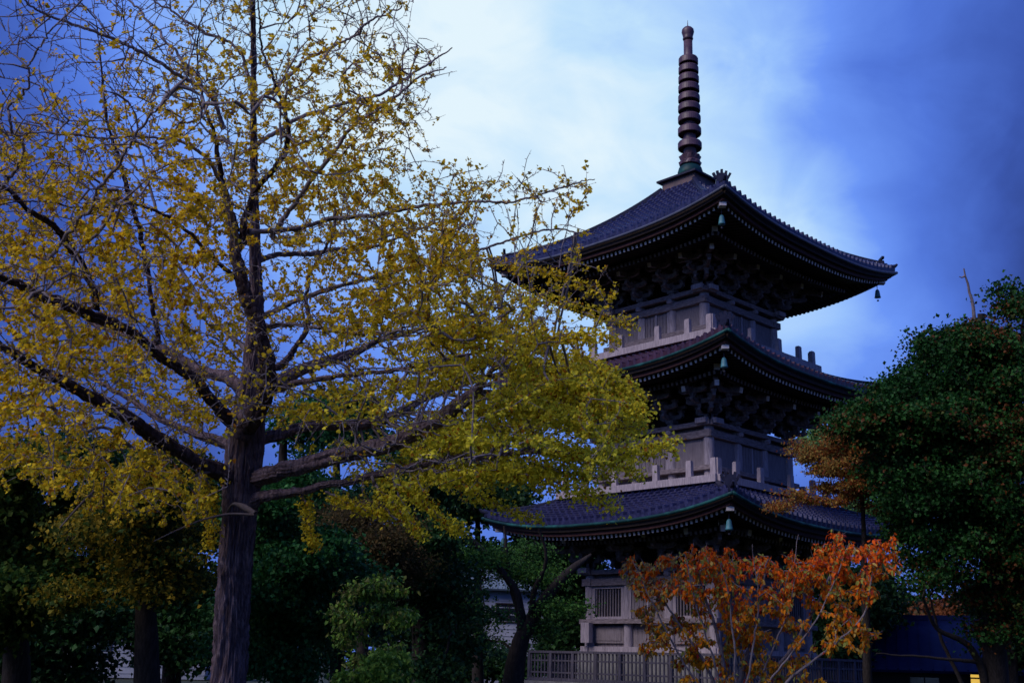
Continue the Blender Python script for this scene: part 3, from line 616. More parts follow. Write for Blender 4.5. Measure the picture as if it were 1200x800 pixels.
LIMBS = [  # (photo x, photo y, depth, radius in photo pixels)
 [(280, 560, 12.15, 13), (240, 545, 11.9, 11), (200, 520, 11.6, 10), (150, 488, 11.2, 9), (100, 462, 10.9, 8), (50, 435, 10.5, 7.5), (0, 405, 10.2, 7), (-60, 370, 9.9, 5)],
 [(286, 510, 12.2, 11), (262, 480, 12.0, 9), (235, 448, 11.7, 7.5), (211, 428, 11.5, 7), (180, 402, 11.1, 7), (155, 385, 10.9, 7), (112, 362, 10.6, 8), (62, 342, 10.2, 8), (20, 322, 9.9, 6.5), (-30, 300, 9.6, 5)],
 [(291, 460, 12.4, 9), (265, 440, 12.7, 8.5), (234, 431, 13.0, 7.5), (190, 404, 13.3, 6), (160, 392, 13.5, 5.5), (110, 375, 13.9, 4), (70, 350, 14.3, 3)],
 [(112, 362, 10.6, 6), (108, 335, 10.55, 5.5), (100, 312, 10.5, 5.5), (82, 287, 10.3, 6), (67, 262, 10.1, 6), (32, 237, 9.8, 5), (0, 215, 9.6, 4), (-50, 190, 9.3, 3)],
 [(186, 404, 13.2, 4.5), (182, 360, 13.1, 4), (175, 320, 13.1, 4), (165, 275, 13.0, 4), (150, 232, 12.9, 4), (137, 195, 12.8, 3), (126, 160, 12.7, 2.6), (119, 112, 12.6, 2), (116, 84, 12.6, 1.4)],
 [(284, 525, 12.3, 9), (250, 516, 12.7, 7), (200, 497, 13.2, 5.5), (150, 468, 13.7, 4.5), (100, 440, 14.1, 3), (50, 425, 14.5, 2)],
 [(285, 505, 12.0, 13), (300, 485, 11.8, 13), (314, 455, 11.7, 11), (316, 425, 11.65, 11), (308, 390, 11.6, 11), (296, 350, 11.6, 9.5), (287, 315, 11.6, 8.5), (283, 280, 11.6, 8), (277, 240, 11.6, 6.5), (268, 190, 11.5, 4.5), (262, 150, 11.4, 3.5), (250, 115, 11.3, 2.6), (243, 70, 11.3, 1.8), (246, 20, 11.2, 1.0)],
 [(283, 285, 11.6, 6), (292, 235, 11.5, 6), (312, 205, 11.3, 5), (327, 185, 11.2, 4.5), (333, 150, 11.1, 4), (328, 110, 11.0, 3), (316, 82, 10.9, 2.5), (305, 50, 10.9, 2), (300, 10, 10.8, 1.5), (298, -30, 10.8, 1)],
 [(262, 150, 11.4, 3.5), (250, 115, 11.2, 3), (212, 90, 10.8, 2.7), (155, 60, 10.3, 2.5), (117, 45, 10.0, 2.3), (82, 29, 9.8, 2), (50, 12, 9.5, 1.6), (20, -8, 9.3, 1.2)],
 [(250, 118, 11.3, 2.5), (225, 75, 11.5, 2.2), (207, 52, 11.6, 2), (180, 22, 11.8, 1.7), (160, 0, 11.9, 1.5), (140, -20, 12, 1)],
 [(298, 100, 12.8, 3), (275, 62, 13.2, 2.2), (225, 32, 13.8, 2), (180, 10, 14.2, 1.5), (150, -6, 14.5, 1)],
 [(293, 562, 12.2, 13), (325, 553, 12.0, 11.5), (353, 546, 11.9, 11), (420, 526, 11.6, 11), (471, 512, 11.4, 10.5), (521, 486, 11.2, 10), (550, 462, 11.1, 9), (572, 440, 11.0, 6), (590, 425, 10.9, 4), (630, 400, 10.7, 3), (680, 385, 10.5, 2)],
 [(296, 517, 12.3, 9), (353, 507, 12.7, 7.5), (420, 505, 13.2, 7), (464, 492, 13.6, 6.5), (490, 478, 13.9, 5.5), (521, 468, 14.2, 5), (570, 450, 14.6, 4), (640, 440, 15.0, 2.5)],
 [(296, 585, 12.15, 9), (325, 578, 12.0, 7), (353, 575, 11.9, 6.5), (437, 561, 11.6, 6), (488, 549, 11.3, 6), (521, 541, 11.2, 5.5), (555, 536, 11.0, 5), (600, 530, 10.8, 3.5), (660, 528, 10.5, 2.5)],
 [(302, 465, 12.3, 8), (330, 448, 12.6, 8), (353, 434, 12.9, 8), (403, 417, 13.3, 6.5), (440, 402, 13.7, 5), (500, 385, 14.1, 3.5), (560, 365, 14.5, 2)],
 [(310, 462, 11.9, 7), (335, 453, 11.7, 5.5), (359, 448, 11.6, 5), (403, 439, 11.4, 4.5), (454, 434, 11.2, 4), (488, 429, 11.0, 3.5), (540, 420, 10.8, 2.5), (600, 405, 10.6, 1.7)],
 [(312, 432, 11.8, 6.5), (339, 424, 12.0, 6), (357, 404, 12.1, 5), (369, 384, 12.2, 4.5), (367, 358, 12.3, 3.5), (372, 320, 12.4, 2.5), (392, 280, 12.5, 2.5), (393, 240, 12.5, 2)],
 [(305, 385, 11.8, 5), (330, 382, 11.7, 4), (373, 389, 11.5, 3.5), (420, 394, 11.3, 3), (444, 394, 11.2, 3), (488, 389, 11.0, 2.8), (530, 378, 10.9, 2.6), (552, 378, 10.8, 2.4), (565, 392, 10.8, 2), (585, 400, 10.7, 1.5)],
 [(289, 272, 11.7, 5), (310, 271, 11.8, 4.7), (337, 269, 11.9, 4.2), (375, 260, 12.0, 4), (412, 252, 12.0, 3.8), (450, 246, 12.0, 3.6), (470, 241, 12.0, 3.3), (512, 235, 12.0, 2.8), (550, 232, 12.0, 2.2), (625, 229, 12.0, 1.7), (670, 217, 12.0, 1.4), (708, 208, 12.0, 0.9)],
 [(300, 305, 12.7, 5), (330, 299, 13.0, 4.5), (360, 297, 13.3, 4.5), (387, 290, 13.6, 4), (412, 291, 13.9, 3.2), (460, 280, 14.3, 2.2), (520, 262, 14.7, 1.5)],
 [(300, 375, 12.6, 5), (350, 352, 12.7, 4.3), (400, 335, 12.8, 3.8), (430, 325, 12.8, 3.5), (462, 315, 12.9, 3.2), (500, 302, 12.9, 2.8), (545, 290, 12.9, 2.3), (600, 272, 13.0, 1.9), (650, 262, 13.0, 1.5), (698, 266, 13, 0.9)],
 [(318, 278, 11.9, 4), (350, 235, 11.7, 3.5), (382, 197, 11.5, 3.2), (412, 162, 11.3, 2.8), (430, 145, 11.2, 2.5), (450, 132, 11.1, 2.2), (475, 112, 11.0, 1.9), (500, 95, 10.9, 1.5), (532, 82, 10.8, 0.9)],
 [(298, 170, 12.8, 3.5), (340, 140, 13.0, 3), (390, 120, 13.2, 2.5), (430, 108, 13.3, 2.2), (460, 93, 13.4, 2), (485, 77, 13.5, 1.7), (515, 55, 13.6, 1.2), (526, 47, 13.6, 0.8)],
 [(298, 120, 12.8, 3), (330, 92, 12.7, 2.5), (377, 60, 12.6, 2.2), (412, 37, 12.5, 1.9), (440, 22, 12.4, 1.6), (475, 10, 12.3, 1)],
 [(300, 420, 12.9, 4), (250, 370, 13.6, 3.2), (215, 320, 14.0, 2.8), (185, 250, 14.3, 2.4), (165, 190, 14.5, 1.8), (150, 150, 14.6, 1.2)],
 [(282, 330, 11.7, 3.6), (250, 300, 11.3, 3), (238, 280, 11.2, 2.7), (210, 258, 10.9, 2.4), (178, 240, 10.6, 2), (120, 240, 10.2, 1.6), (60, 230, 9.8, 1.2), (0, 225, 9.4, 0.9)],
 [(278, 300, 11.6, 3.6), (262, 230, 11.0, 3.2), (235, 180, 10.6, 2.6), (190, 160, 10.2, 2), (120, 160, 9.7, 1.6), (50, 158, 9.2, 1.2), (-10, 160, 8.9, 0.9)],
 [(35, 340, 9.9, 3.4), (60, 300, 9.5, 3), (90, 250, 9.1, 2.7), (125, 195, 8.8, 2.3), (165, 150, 8.6, 1.8), (190, 118, 8.5, 1.2)],
 [(-20, 260, 9.3, 3.2), (8, 205, 9.0, 2.6), (16, 175, 8.9, 2.3), (8, 145, 8.8, 2.1), (16, 115, 8.8, 1.9), (35, 85, 8.7, 1.6), (60, 50, 8.6, 1.4), (83, 28, 8.6, 1.1)],
 [(200, 520, 11.6, 4), (165, 528, 11.3, 3), (120, 502, 11.0, 2.4), (80, 520, 10.7, 1.8)],
 [(437, 561, 11.6, 2.5), (445, 580, 11.5, 1.8), (470, 600, 11.3, 1.2)],
]
SPRAYS = [  # long leafy shoots
 [(560, 536, 11.0), (600, 552, 10.7), (650, 565, 10.5), (690, 580, 10.3), (722, 594, 10.2)],
 [(640, 528, 10.6), (690, 534, 10.3), (740, 530, 10.1), (792, 520, 10.0)],
 [(600, 440, 10.9), (660, 452, 10.7), (710, 470, 10.5), (758, 482, 10.4)],
 [(600, 450, 11.5), (650, 440, 11.3), (710, 448, 11.1), (745, 470, 11.0)],
 [(521, 548, 11.2), (560, 580, 11.0), (600, 598, 10.9), (635, 610, 10.8)],
 [(488, 555, 11.3), (500, 590, 11.2), (520, 610, 11.1), (545, 622, 11.0)],
 [(437, 565, 11.6), (460, 590, 11.4), (480, 610, 11.3), (495, 628, 11.2)],
 [(353, 578, 11.9), (360, 595, 11.9), (362, 620, 11.85), (371, 642, 11.8)],
 [(380, 575, 11.8), (410, 590, 11.7), (440, 600, 11.6), (468, 604, 11.5)],
 [(600, 405, 10.7), (650, 395, 10.5), (700, 392, 10.4), (722, 398, 10.4)],
 [(590, 500, 11.0), (650, 500, 10.8), (700, 505, 10.6), (760, 500, 10.5)],
 [(580, 470, 11.2), (640, 478, 11.0), (700, 486, 10.9), (740, 492, 10.9)],
 [(620, 540, 10.7), (650, 552, 10.6), (690, 556, 10.5), (720, 556, 10.5)],
 [(545, 300, 12.9), (600, 310, 12.7), (660, 325, 12.5), (705, 345, 12.4)],
 [(560, 330, 12.5), (620, 350, 12.3), (680, 360, 12.2), (745, 380, 12.1)],
 [(500, 500, 13.0), (560, 505, 12.6), (620, 520, 12.2), (680, 520, 12.0)],
 [(200, 525, 11.6), (170, 550, 11.3), (150, 580, 11.1), (120, 590, 11.0)],
 [(240, 548, 11.9), (246, 575, 11.9), (250, 610, 11.9), (247, 640, 11.9)],
 [(150, 490, 11.2), (130, 520, 11.0), (110, 545, 10.9), (80, 560, 10.8)],
]
k = 0
while k < 70:                                                  # more long shoots sweeping out to the right and down
    x = gr.uniform(430, 690); y = gr.uniform(390, 590)
    if y > 600 - abs(x - 600) * 0.25 or (x > 640 and y < 410): continue
    ln = gr.uniform(60, 130) * (0.75 if x > 620 else 1); an = R(gr.normal(10, 13)) + (y - 480) * 0.0022; dd = gr.uniform(9.9, 13.2)
    cu = gr.uniform(-0.1, 0.3)
    P4 = []
    for t in (0, 0.33, 0.67, 1): P4.append((x + ln * t * math.cos(an + cu * t), y + ln * t * math.sin(an + cu * t), dd - 0.5 * t * ln / 110))
    if P4[-1][0] > 755 or P4[-1][1] > (600 if P4[-1][0] < 560 else 572): continue
    SPRAYS.append(P4); k += 1
S = Skeleton(gr)
tp = smooth_path(trunk_path, 90); S.add_poly(list(tp[20:, :3]), tp[20:, 3])
for i, Lb in enumerate(LIMBS):
    q = pix(Lb); n = 14 * len(Lb); q = smooth_path(q, n)
    q[:, :3] += np.cumsum(gr.normal(size=(n, 3)), axis=0) * 0.0045 * (1 if q[0, 3] > 0.03 else 2)
    q[:, 3] *= np.where(q[:, 3] < 0.06, 0.8, 0.95); q[0, 3] *= 1.35; q[1, 3] *= 1.25; q[2, 3] *= 1.12
    big = q[0, 3] > 0.045
    if big:
        V, Fc = rough_trunk(q, n * 2, 36, 0.022, i)
    else: V, Fc = tube([(q[:, :3], q[:, 3])], 9)
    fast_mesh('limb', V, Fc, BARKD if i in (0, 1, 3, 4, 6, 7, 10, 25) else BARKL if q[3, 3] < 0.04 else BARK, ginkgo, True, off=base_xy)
    ids = S.add_poly(list(q[:, :3]), q[:, 3])
NL = np.array(S.P); FR = []
for Sp in SPRAYS:
    q = smooth_path(np.array([at(x, y, d) for x, y, d in Sp]), 24); q += gr.normal(size=q.shape) * 0.012
    v = q[0] - NL; c_ = np.linalg.norm(v, axis=1) + np.maximum(0, v @ rt * -0.6); j = int(np.argmin(c_)); p0 = NL[j]; L_ = np.linalg.norm(q[0] - p0)
    if L_ > 0.1:
        tt = np.linspace(0, 1, 14)[:, None]; c1 = p0 + (q[0] - p0) * 0.4 + [0, 0, 0.06 * L_]; c2 = q[0] - (q[3] - q[0]) / np.linalg.norm(q[3] - q[0]) * L_ * 0.35
        cc = (1 - tt) ** 3 * p0 + 3 * (1 - tt) ** 2 * tt * c1 + 3 * (1 - tt) * tt ** 2 * c2 + tt ** 3 * q[0]; q2 = np.r_[cc[:-1], q]
    else: q2 = q
    FR.append((q2, np.linspace(0.016, 0.0035, len(q2)))); S.add_poly(list(q2), FR[-1][1])
# crown outline in the photo: (polygon, how many shoots, centre depth)
def inside(poly, x, y):
    c = np.zeros(len(x), bool); j = len(poly) - 1
    for i in range(len(poly)):
        xi, yi = poly[i]; xj, yj = poly[j]
        c ^= ((yi > y) != (yj > y)) & (x < (xj - xi) * (y - yi) / (yj - yi + 1e-9) + xi); j = i
    return c
REG = [([(-120, -60), (470, -60), (470, 30), (515, 75), (500, 130), (480, 165), (520, 200), (610, 215), (690, 205), (690, 262), (690, 300), (740, 380), (700, 430), (760, 480), (735, 520), (700, 545), (600, 560), (550, 590), (470, 600), (400, 560), (300, 470), (240, 545), (240, 620), (120, 600), (0, 560), (-120, 520)], 7600, 1.0),
       ([(480, 240), (640, 250), (700, 330), (735, 385), (690, 430), (760, 480), (735, 520), (690, 545), (600, 560), (480, 590), (430, 560), (460, 480), (420, 380)], 500, 0.7)]
tg = []
for poly, cnt, spr in REG:
    xs_ = [p[0] for p in poly]; ys_ = [p[1] for p in poly]; k = 0
    while k < cnt:
        x = gr.uniform(min(xs_), max(xs_), 400); y = gr.uniform(min(ys_), max(ys_), 400); ok = inside(poly, x + gr.normal(size=400) * 13, y + gr.normal(size=400) * 13)
        hx = np.clip(1 - ((x - 300) / 520) ** 2, 0.12, 1) ** 0.5
        d = 11.7 + gr.uniform(-1, 1, 400) * 3.3 * hx * spr - np.clip((300 - x) / 300, 0, 1) * 1.3 - np.clip((x - 300) / 400, 0, 1) * 0.6
        bare = ((x > 560) & (y > 238) & (y < 335)) | ((x > 640) & (y < 425) & (y > 238))
        keep = ok & (gr.uniform(size=400) < np.where(bare, 0.22, 1)) & (gr.uniform(size=400) < np.where(y < 60, 0.75, 1.0) * np.where((x < 110) & (y < 130), 0.5, 1) * np.where(y > 500, 0.7, 1) * np.where((x > 430) & (y > 400), 0.5, 1))
        pts = np.array([at(a_, b_, c_) for a_, b_, c_ in zip(x[keep], y[keep], d[keep])]); tg += list(pts); k += len(pts)
tg = np.array(tg)
S.grow(tg, 0.11, 0.011, -0.10, 1.3)
rad = S.radii(0.0033, 0.38, 0.03); pl = polys_of(S, rad, 0.0033)
V, Fc = tube(pl + FR, 4); fast_mesh('twigs', V, Fc, BARKL, ginkgo, True, off=base_xy)
# leaves in small clusters on short spurs all along the shoots
Cc = []; Sp_ = []
def density(x, y):
    d = np.full(len(x), 0.95)
    d = np.where(y < 190, 0.52, d); d = np.where(y < 115, 0.28, d); d = np.where(y < 50, 0.13, d)
    d = np.where((x < 200) & (y < 260), d * 0.6, d); d = np.where((x < 110) & (y < 150), d * 0.6, d)
    d = np.where((x > 470) & (y < 275), d * 0.42, d); d = np.where((x > 580) & (y < 380), d * 0.7, d)
    d = np.where((x > 560) & (y < 335) & (y > 238), 0.2, d); d = np.where((x > 640) & (y < 425) & (y > 238), 0.3, d)
    d = np.where((x > 440) & (y > 425), 0.9, d); d = np.where((x > 300) & (x < 520) & (y > 560), 0.9, d)
    return d
for P, r_ in pl:
    L_ = np.linalg.norm(np.diff(P, axis=0), axis=1).sum(); n = int(L_ / 0.030) + 1
    tt = gr.uniform(0.12, 1, n) * (len(P) - 1); i0 = np.minimum(tt.astype(int), len(P) - 2); f = (tt - i0)[:, None]
    q = P[i0] * (1 - f) + P[i0 + 1] * f; rr = r_[i0]; q = q[rr < 0.014]
    if len(q): Sp_.append(q)
Sp_ = np.concatenate(Sp_)
for si, Sp in enumerate(SPRAYS):
    q = smooth_path(np.array([at(x, y, d) for x, y, d in Sp]), 130)
    if si < 4: Cc.append(np.repeat(q, 8, axis=0) + gr.normal(size=(1040, 3)) * 0.062)
    q = q[gr.uniform(size=130) < 0.8]; Cc.append(np.repeat(q, 7, axis=0) + gr.normal(size=(len(q) * 7, 3)) * 0.038)
sd = gr.normal(size=Sp_.shape); sd[:, 2] += 0.4; sd /= np.linalg.norm(sd, axis=1)[:, None]; tipp = Sp_ + sd * gr.uniform(0.015, 0.04, (len(Sp_), 1))
sel = gr.uniform(size=len(Sp_)) < 0.6
o1 = np.cross(sd, [0.3, 0.5, 0.8]); o1 /= np.linalg.norm(o1, axis=1)[:, None]; o2 = np.cross(sd, o1)
V = np.stack([Sp_ + o1 * 0.004, Sp_ - o1 * 0.002 + o2 * 0.0035, Sp_ - o1 * 0.002 - o2 * 0.0035, tipp + o1 * 0.002, tipp - o1 * 0.001 + o2 * 0.002, tipp - o1 * 0.001 - o2 * 0.002], 1)[sel]
n = len(V); Fb = np.array([(0, 1, 4, 3), (1, 2, 5, 4), (2, 0, 3, 5)]); Fc = (Fb[None] + 6 * np.arange(n)[:, None, None]).reshape(-1, 4)
fast_mesh('spurs', V.reshape(-1, 3), Fc, BARKL, ginkgo, False, off=base_xy)
x, y, z = to_px(tipp); dn = density(x, y)
patch = np.sin(tipp[:, 0] * 2.3 + 1) * np.sin(tipp[:, 1] * 1.9) * np.sin(tipp[:, 2] * 2.6 + 2)
keep = gr.uniform(size=len(tipp)) < np.clip(dn * (0.60 + 0.4 * patch), 0, 1)
q = tipp[keep]; Cc.append(np.repeat(q, 6, axis=0) + gr.normal(size=(len(q) * 6, 3)) * 0.012)
Cc = np.concatenate(Cc); x, y, z = to_px(Cc); n = len(Cc)
LP = []                                                         # the shoots that would hang right in front of the heavy limbs are mostly bare
for Lb in LIMBS:
    q = smooth_path(np.array(Lb, float), 10 * len(Lb)); LP.append(q[q[:, 3] > 3.6])
LP = np.concatenate(LP + [smooth_path(np.array([(285, 550, 12.2, 24), (289, 505, 12.2, 22), (293, 460, 12.3, 17), (298, 410, 12.5, 14.5), (300, 360, 12.6, 12), (299, 300, 12.7, 9.5)], float), 60)])
dead = np.zeros(n, bool)
for l in LP: dead |= (np.hypot(x - l[0], y - l[1]) < l[3] + 6) & (z < l[2])
kp = ~dead | (gr.uniform(size=n) < 0.13); Cc = Cc[kp]; x, y, z, n = x[kp], y[kp], z[kp], int(kp.sum())
low = np.clip((y - 260) / 260, 0, 1) * np.clip((x - 200) / 300, 0.25, 1); low = np.clip(low + gr.normal(size=n) * 0.22, 0, 1)[:, None]
c_up = np.array([0.86, 0.56, 0.02]); c_lo = np.array([0.84, 0.78, 0.06]); cols = c_up * (1 - low) + c_lo * low
cols = cols * gr.uniform(0.65, 1.15, (n, 1)); brown = gr.uniform(size=n) < 0.07; cols[brown] = np.array([0.42, 0.17, 0.015]) * gr.uniform(0.7, 1.2, (brown.sum(), 1))
print('ginkgo leaves', n, 'twig chains', len(pl))
leaves('foliage', Cc, 0.0345, cols, LEAF, ginkgo, 'fan', 0.35, base_xy, gr)
# sawn and broken stub on the trunk with a dead twig
q = smooth_path(pix([(264, 604, 12.0, 1.2), (275, 590, 11.8, 2.0), (286, 594, 11.7, 3.8), (299, 602, 11.6, 3.4)]), 20); V, Fc = tube([(q[:, :3], q[:, 3])], 8); fast_mesh('broken_stub', V, Fc, CUT, ginkgo, True, off=base_xy)
q = [smooth_path(pix([(298, 603, 11.5, 1.4), (270, 602, 11.5, 1.6), (240, 608, 11.4, 1.2), (205, 622, 11.3, 0.9), (180, 634, 11.2, 0.5)]), 20),
     smooth_path(pix([(120, 566, 11.0, 1.6), (95, 590, 10.9, 1.4), (70, 618, 10.8, 0.8)]), 14), smooth_path(pix([(118, 567, 11.0, 1.6), (135, 578, 11.0, 1.0), (150, 600, 11.0, 0.6)]), 14),
     smooth_path(pix([(250, 552, 11.9, 2), (232, 556, 11.7, 1.8), (208, 568, 11.5, 1.2)]), 14)]
V, Fc = tube([(a_[:, :3], a_[:, 3]) for a_ in q], 6); fast_mesh('dead_twig', V, Fc, CUT, ginkgo, True, off=base_xy)

# ------------------------------------------------------------------ other trees
def tree(name, label, cat, base, stems, blobs, ntw, nleaf, size, pal, mt=LEAFG, shape='tuft', droop=0.2, seed=1, group=None, r0=0.008, clump=0.22, trunkr=0.12, bark=BARKB, lift=0.1, cl=11):
    """stems: lists of (x, y, depth, radius m) in the photo; blobs: (x, y, rx, ry, depth, rdepth m, weight) filled with foliage"""
    r = np.random.RandomState(seed); base = np.array(base, float)
    o = empty(name, tuple(base), label=label, cat=cat, group=group)
    s = Skeleton(r); tubes = []
    for st in stems:
        q = np.array([np.r_[at(x, y, d), w] for x, y, d, w in st])
        if st[0][4:] or True:
            pass
        q = smooth_path(q, 10 * len(q)); q[:, :3] += np.cumsum(r.normal(size=(len(q), 3)), axis=0) * 0.006
        s.add_poly(list(q[:, :3]), q[:, 3]); tubes.append((q[:, :3], q[:, 3]))
    V, Fc = tube(tubes, 9); fast_mesh('trunk', V, Fc, bark, o, True, off=base)
    W = np.array([b_[6] for b_ in blobs]); W = W / W.sum(); tg = []
    for b_, w_ in zip(blobs, W):
        n = max(3, int(ntw * w_)); d = r.normal(size=(n, 3)); d /= np.linalg.norm(d, axis=1)[:, None]; rr = r.uniform(0.15, 1.0, n) ** 0.5
        d *= rr[:, None]
        nc_ = max(3, int(n / cl)); cen = d[:nc_]; q_ = cen[r.randint(0, nc_, n)] + r.normal(size=(n, 3)) * np.array([0.17, 0.10, 0.17])
        tg += [at(b_[0] + a_ * b_[2], b_[1] + c_ * b_[3], b_[4]) + fwd * e_ * b_[5] for a_, c_, e_ in q_]
    s.grow(np.array(tg), 0.2, 0.04, lift, 12)
    rad = s.radii(r0, 0.42, trunkr); pl = polys_of(s, rad, r0)
    V, Fc = tube(pl, 4); fast_mesh('branches', V, Fc, bark, o, True, off=base)
    nleaf = int(nleaf * 2.3); size = size * 0.62
    per = max(1, nleaf // max(1, len(pl))); Cn = []
    for P, r_ in pl:
        m = per; tt = (1 - r.uniform(0, 1, m) ** 1.6 * 0.75) * (len(P) - 1); i0 = np.minimum(tt.astype(int), len(P) - 2)
        Cn.append(P[i0] + r.normal(size=(m, 3)) * clump * np.array([1, 1, 0.45]))
    Cn = np.concatenate(Cn); n = len(Cn)
    pal = np.array(pal) * (1.5 if mt is LEAFG else 1.2) * np.array([1.05, 1.0, 0.6] if mt is LEAFG else [1, 1, 1]); ph = np.sin(Cn[:, 0] * 1.7 + seed) + np.sin(Cn[:, 1] * 1.3) + np.sin(Cn[:, 2] * 2.1) + r.normal(size=n) * 1.7
    k = np.clip(((ph + 3) / 6 * len(pal)).astype(int), 0, len(pal) - 1); cols = pal[k] * r.uniform(0.7, 1.3, (n, 1))
    leaves('foliage', Cn, size, cols, mt, o, shape, droop, base, r)
    return o, Cn
def foot(px, dep):                        # a point of the ground below this place of the photo
    d = fwd + rt * ((px - 600) / F) - up * ((780 - 400) / F); d = d.copy(); d[2] = 0; d /= np.linalg.norm(d)
    return (CAM[0] + d[0] * dep, CAM[1] + d[1] * dep, 0.0)
GY = lambda px, dep: 777 + (px - 600) * 0.029 + 1.6 / dep * F     # photo row of the ground at this depth
DG = [(0.012, 0.045, 0.014), (0.02, 0.065, 0.02), (0.03, 0.085, 0.02), (0.015, 0.055, 0.03)]
def stem(px, dep, ytop, r=0.2, lean=0): return [(px - lean, GY(px, dep), dep, r * 1.15), (px - lean * 0.5, (GY(px, dep) + ytop) / 2, dep, r * 0.8), (px, ytop, dep, r * 0.3)]

# right-hand tree with russet-tipped green leaves
tree('broadleaf_tree', 'tall dark green tree with rusty leaf tips filling the right edge of the view', 'tree', foot(1150, 27), [stem(1150, 27, 370, 0.28, -20), [(1140, 600, 27, 0.14), (1090, 520, 26.5, 0.08), (1030, 480, 26, 0.04)], [(1150, 650, 27, 0.14), (1200, 500, 27, 0.1), (1195, 380, 27, 0.05)], [(1158, GY(1158, 27), 27, 0.12), (1145, 775, 26.8, 0.09), (1128, 752, 26.6, 0.07), (1100, 738, 26.4, 0.05), (1080, 700, 26, 0.03)], [(1162, GY(1162, 27), 27.2, 0.08), (1120, 790, 27.3, 0.05), (1100, 745, 27.4, 0.04), (1085, 690, 27.5, 0.02)], [(1145, 775, 26.8, 0.05), (1090, 768, 26.4, 0.03), (1030, 762, 26, 0.015)]],
     [(1165, 425, 45, 38, 27, 1.6, 2.4), (1140, 400, 30, 22, 27, 1.2, 1.0), (1060, 560, 45, 40, 27, 1.6, 1.4), (1105, 410, 38, 32, 27, 1.2, 1.2), (1080, 470, 55, 40, 27, 1.8, 2.2), (1150, 500, 70, 60, 27, 2.2, 3.4), (1196, 350, 22, 28, 27, 0.8, 0.5), (1215, 450, 60, 70, 27, 2, 2), (1110, 550, 85, 50, 27, 2.4, 3.6), (1155, 630, 85, 60, 27, 2.5, 3.6), (1020, 495, 45, 25, 26.5, 1.2, 1.3), (1210, 600, 80, 110, 27, 2.5, 3), (1085, 640, 35, 45, 27, 1.6, 1.2), (1150, 450, 50, 35, 27, 1.8, 1.8), (1190, 710, 60, 40, 27, 2, 1.3)],
     2700, 82000, 0.15, [(0.006, 0.028, 0.010), (0.009, 0.038, 0.012), (0.014, 0.058, 0.018), (0.010, 0.042, 0.012), (0.016, 0.06, 0.018), (0.03, 0.04, 0.012), (0.07, 0.025, 0.012)], seed=21, clump=0.24, cl=4)
# orange tree between the pagoda and that tree
tree('maple_tree', 'small orange leaved tree against the right side of the lower roofs', 'tree', foot(1010, 29.5), [stem(1008, 29.5, 560, 0.12, -10)],
     [(975, 530, 46, 26, 29.5, 1.0, 1.8), (1030, 580, 40, 22, 29.5, 1.0, 0.8), (1005, 562, 45, 20, 29.5, 1.2, 1.3), (960, 580, 45, 10, 29.3, 0.9, 0.35), (1040, 550, 35, 30, 29.5, 1, 1.0), (915, 590, 35, 8, 29, 0.5, 0.2)],
     720, 10500, 0.12, [(0.12, 0.09, 0.03), (0.24, 0.08, 0.02), (0.32, 0.13, 0.03), (0.20, 0.05, 0.02), (0.30, 0.20, 0.05)], LEAF, 'oval', 0.4, seed=22, clump=0.14, r0=0.006)
# pale top behind the right tree's left edge
tree('broadleaf_tree', 'grey green tree top peeking out between the middle roof and the orange tree', 'tree', foot(990, 52), [stem(992, 52, 540, 0.2)],
     [(975, 520, 36, 22, 52, 1.6, 1), (1010, 560, 60, 60, 52, 2.5, 1)], 160, 6000, 0.28, [(0.06, 0.14, 0.07), (0.09, 0.18, 0.09), (0.05, 0.12, 0.06)], seed=23, clump=0.45, r0=0.012)
# dead top with one bare spike
o = empty('dead_tree', foot(1160, 30), label='bare grey dead tree spike rising above the right hand foliage', cat='tree')
q = smooth_path(np.array([np.r_[at(x, y, d), w] for x, y, d, w in ((1160, GY(1160, 30), 30, 0.14), (1158, 600, 30, 0.11), (1156, 430, 30, 0.09), (1152, 395, 30, 0.08), (1142, 375, 30, 0.055), (1138, 350, 30, 0.04), (1134, 332, 30, 0.03), (1129, 315, 30, 0.018))]), 60)
q[:, :3] += rng.normal(size=(60, 3)) * 0.012; off = np.array(o.location)
V, Fc = tube([(q[:, :3], q[:, 3])], 8); fast_mesh('trunk', V, Fc, BARKL, o, True, off=off)
br = [[(1142, 376, 30, 0.06), (1150, 382, 29.8, 0.06), (1158, 386, 29.6, 0.03)], [(1131, 323, 30, 0.03), (1127, 325, 30, 0.02), (1124, 324, 30, 0.01)], [(1152, 396, 30, 0.05), (1161, 388, 30.2, 0.03), (1160, 384, 30.2, 0.02)]]
for b_ in br:
    q = smooth_path(np.array([np.r_[at(x, y, d), w] for x, y, d, w in b_]), 10); V, Fc = tube([(q[:, :3], q[:, 3])], 5); fast_mesh('branch', V, Fc, BARKL, o, True, off=off)

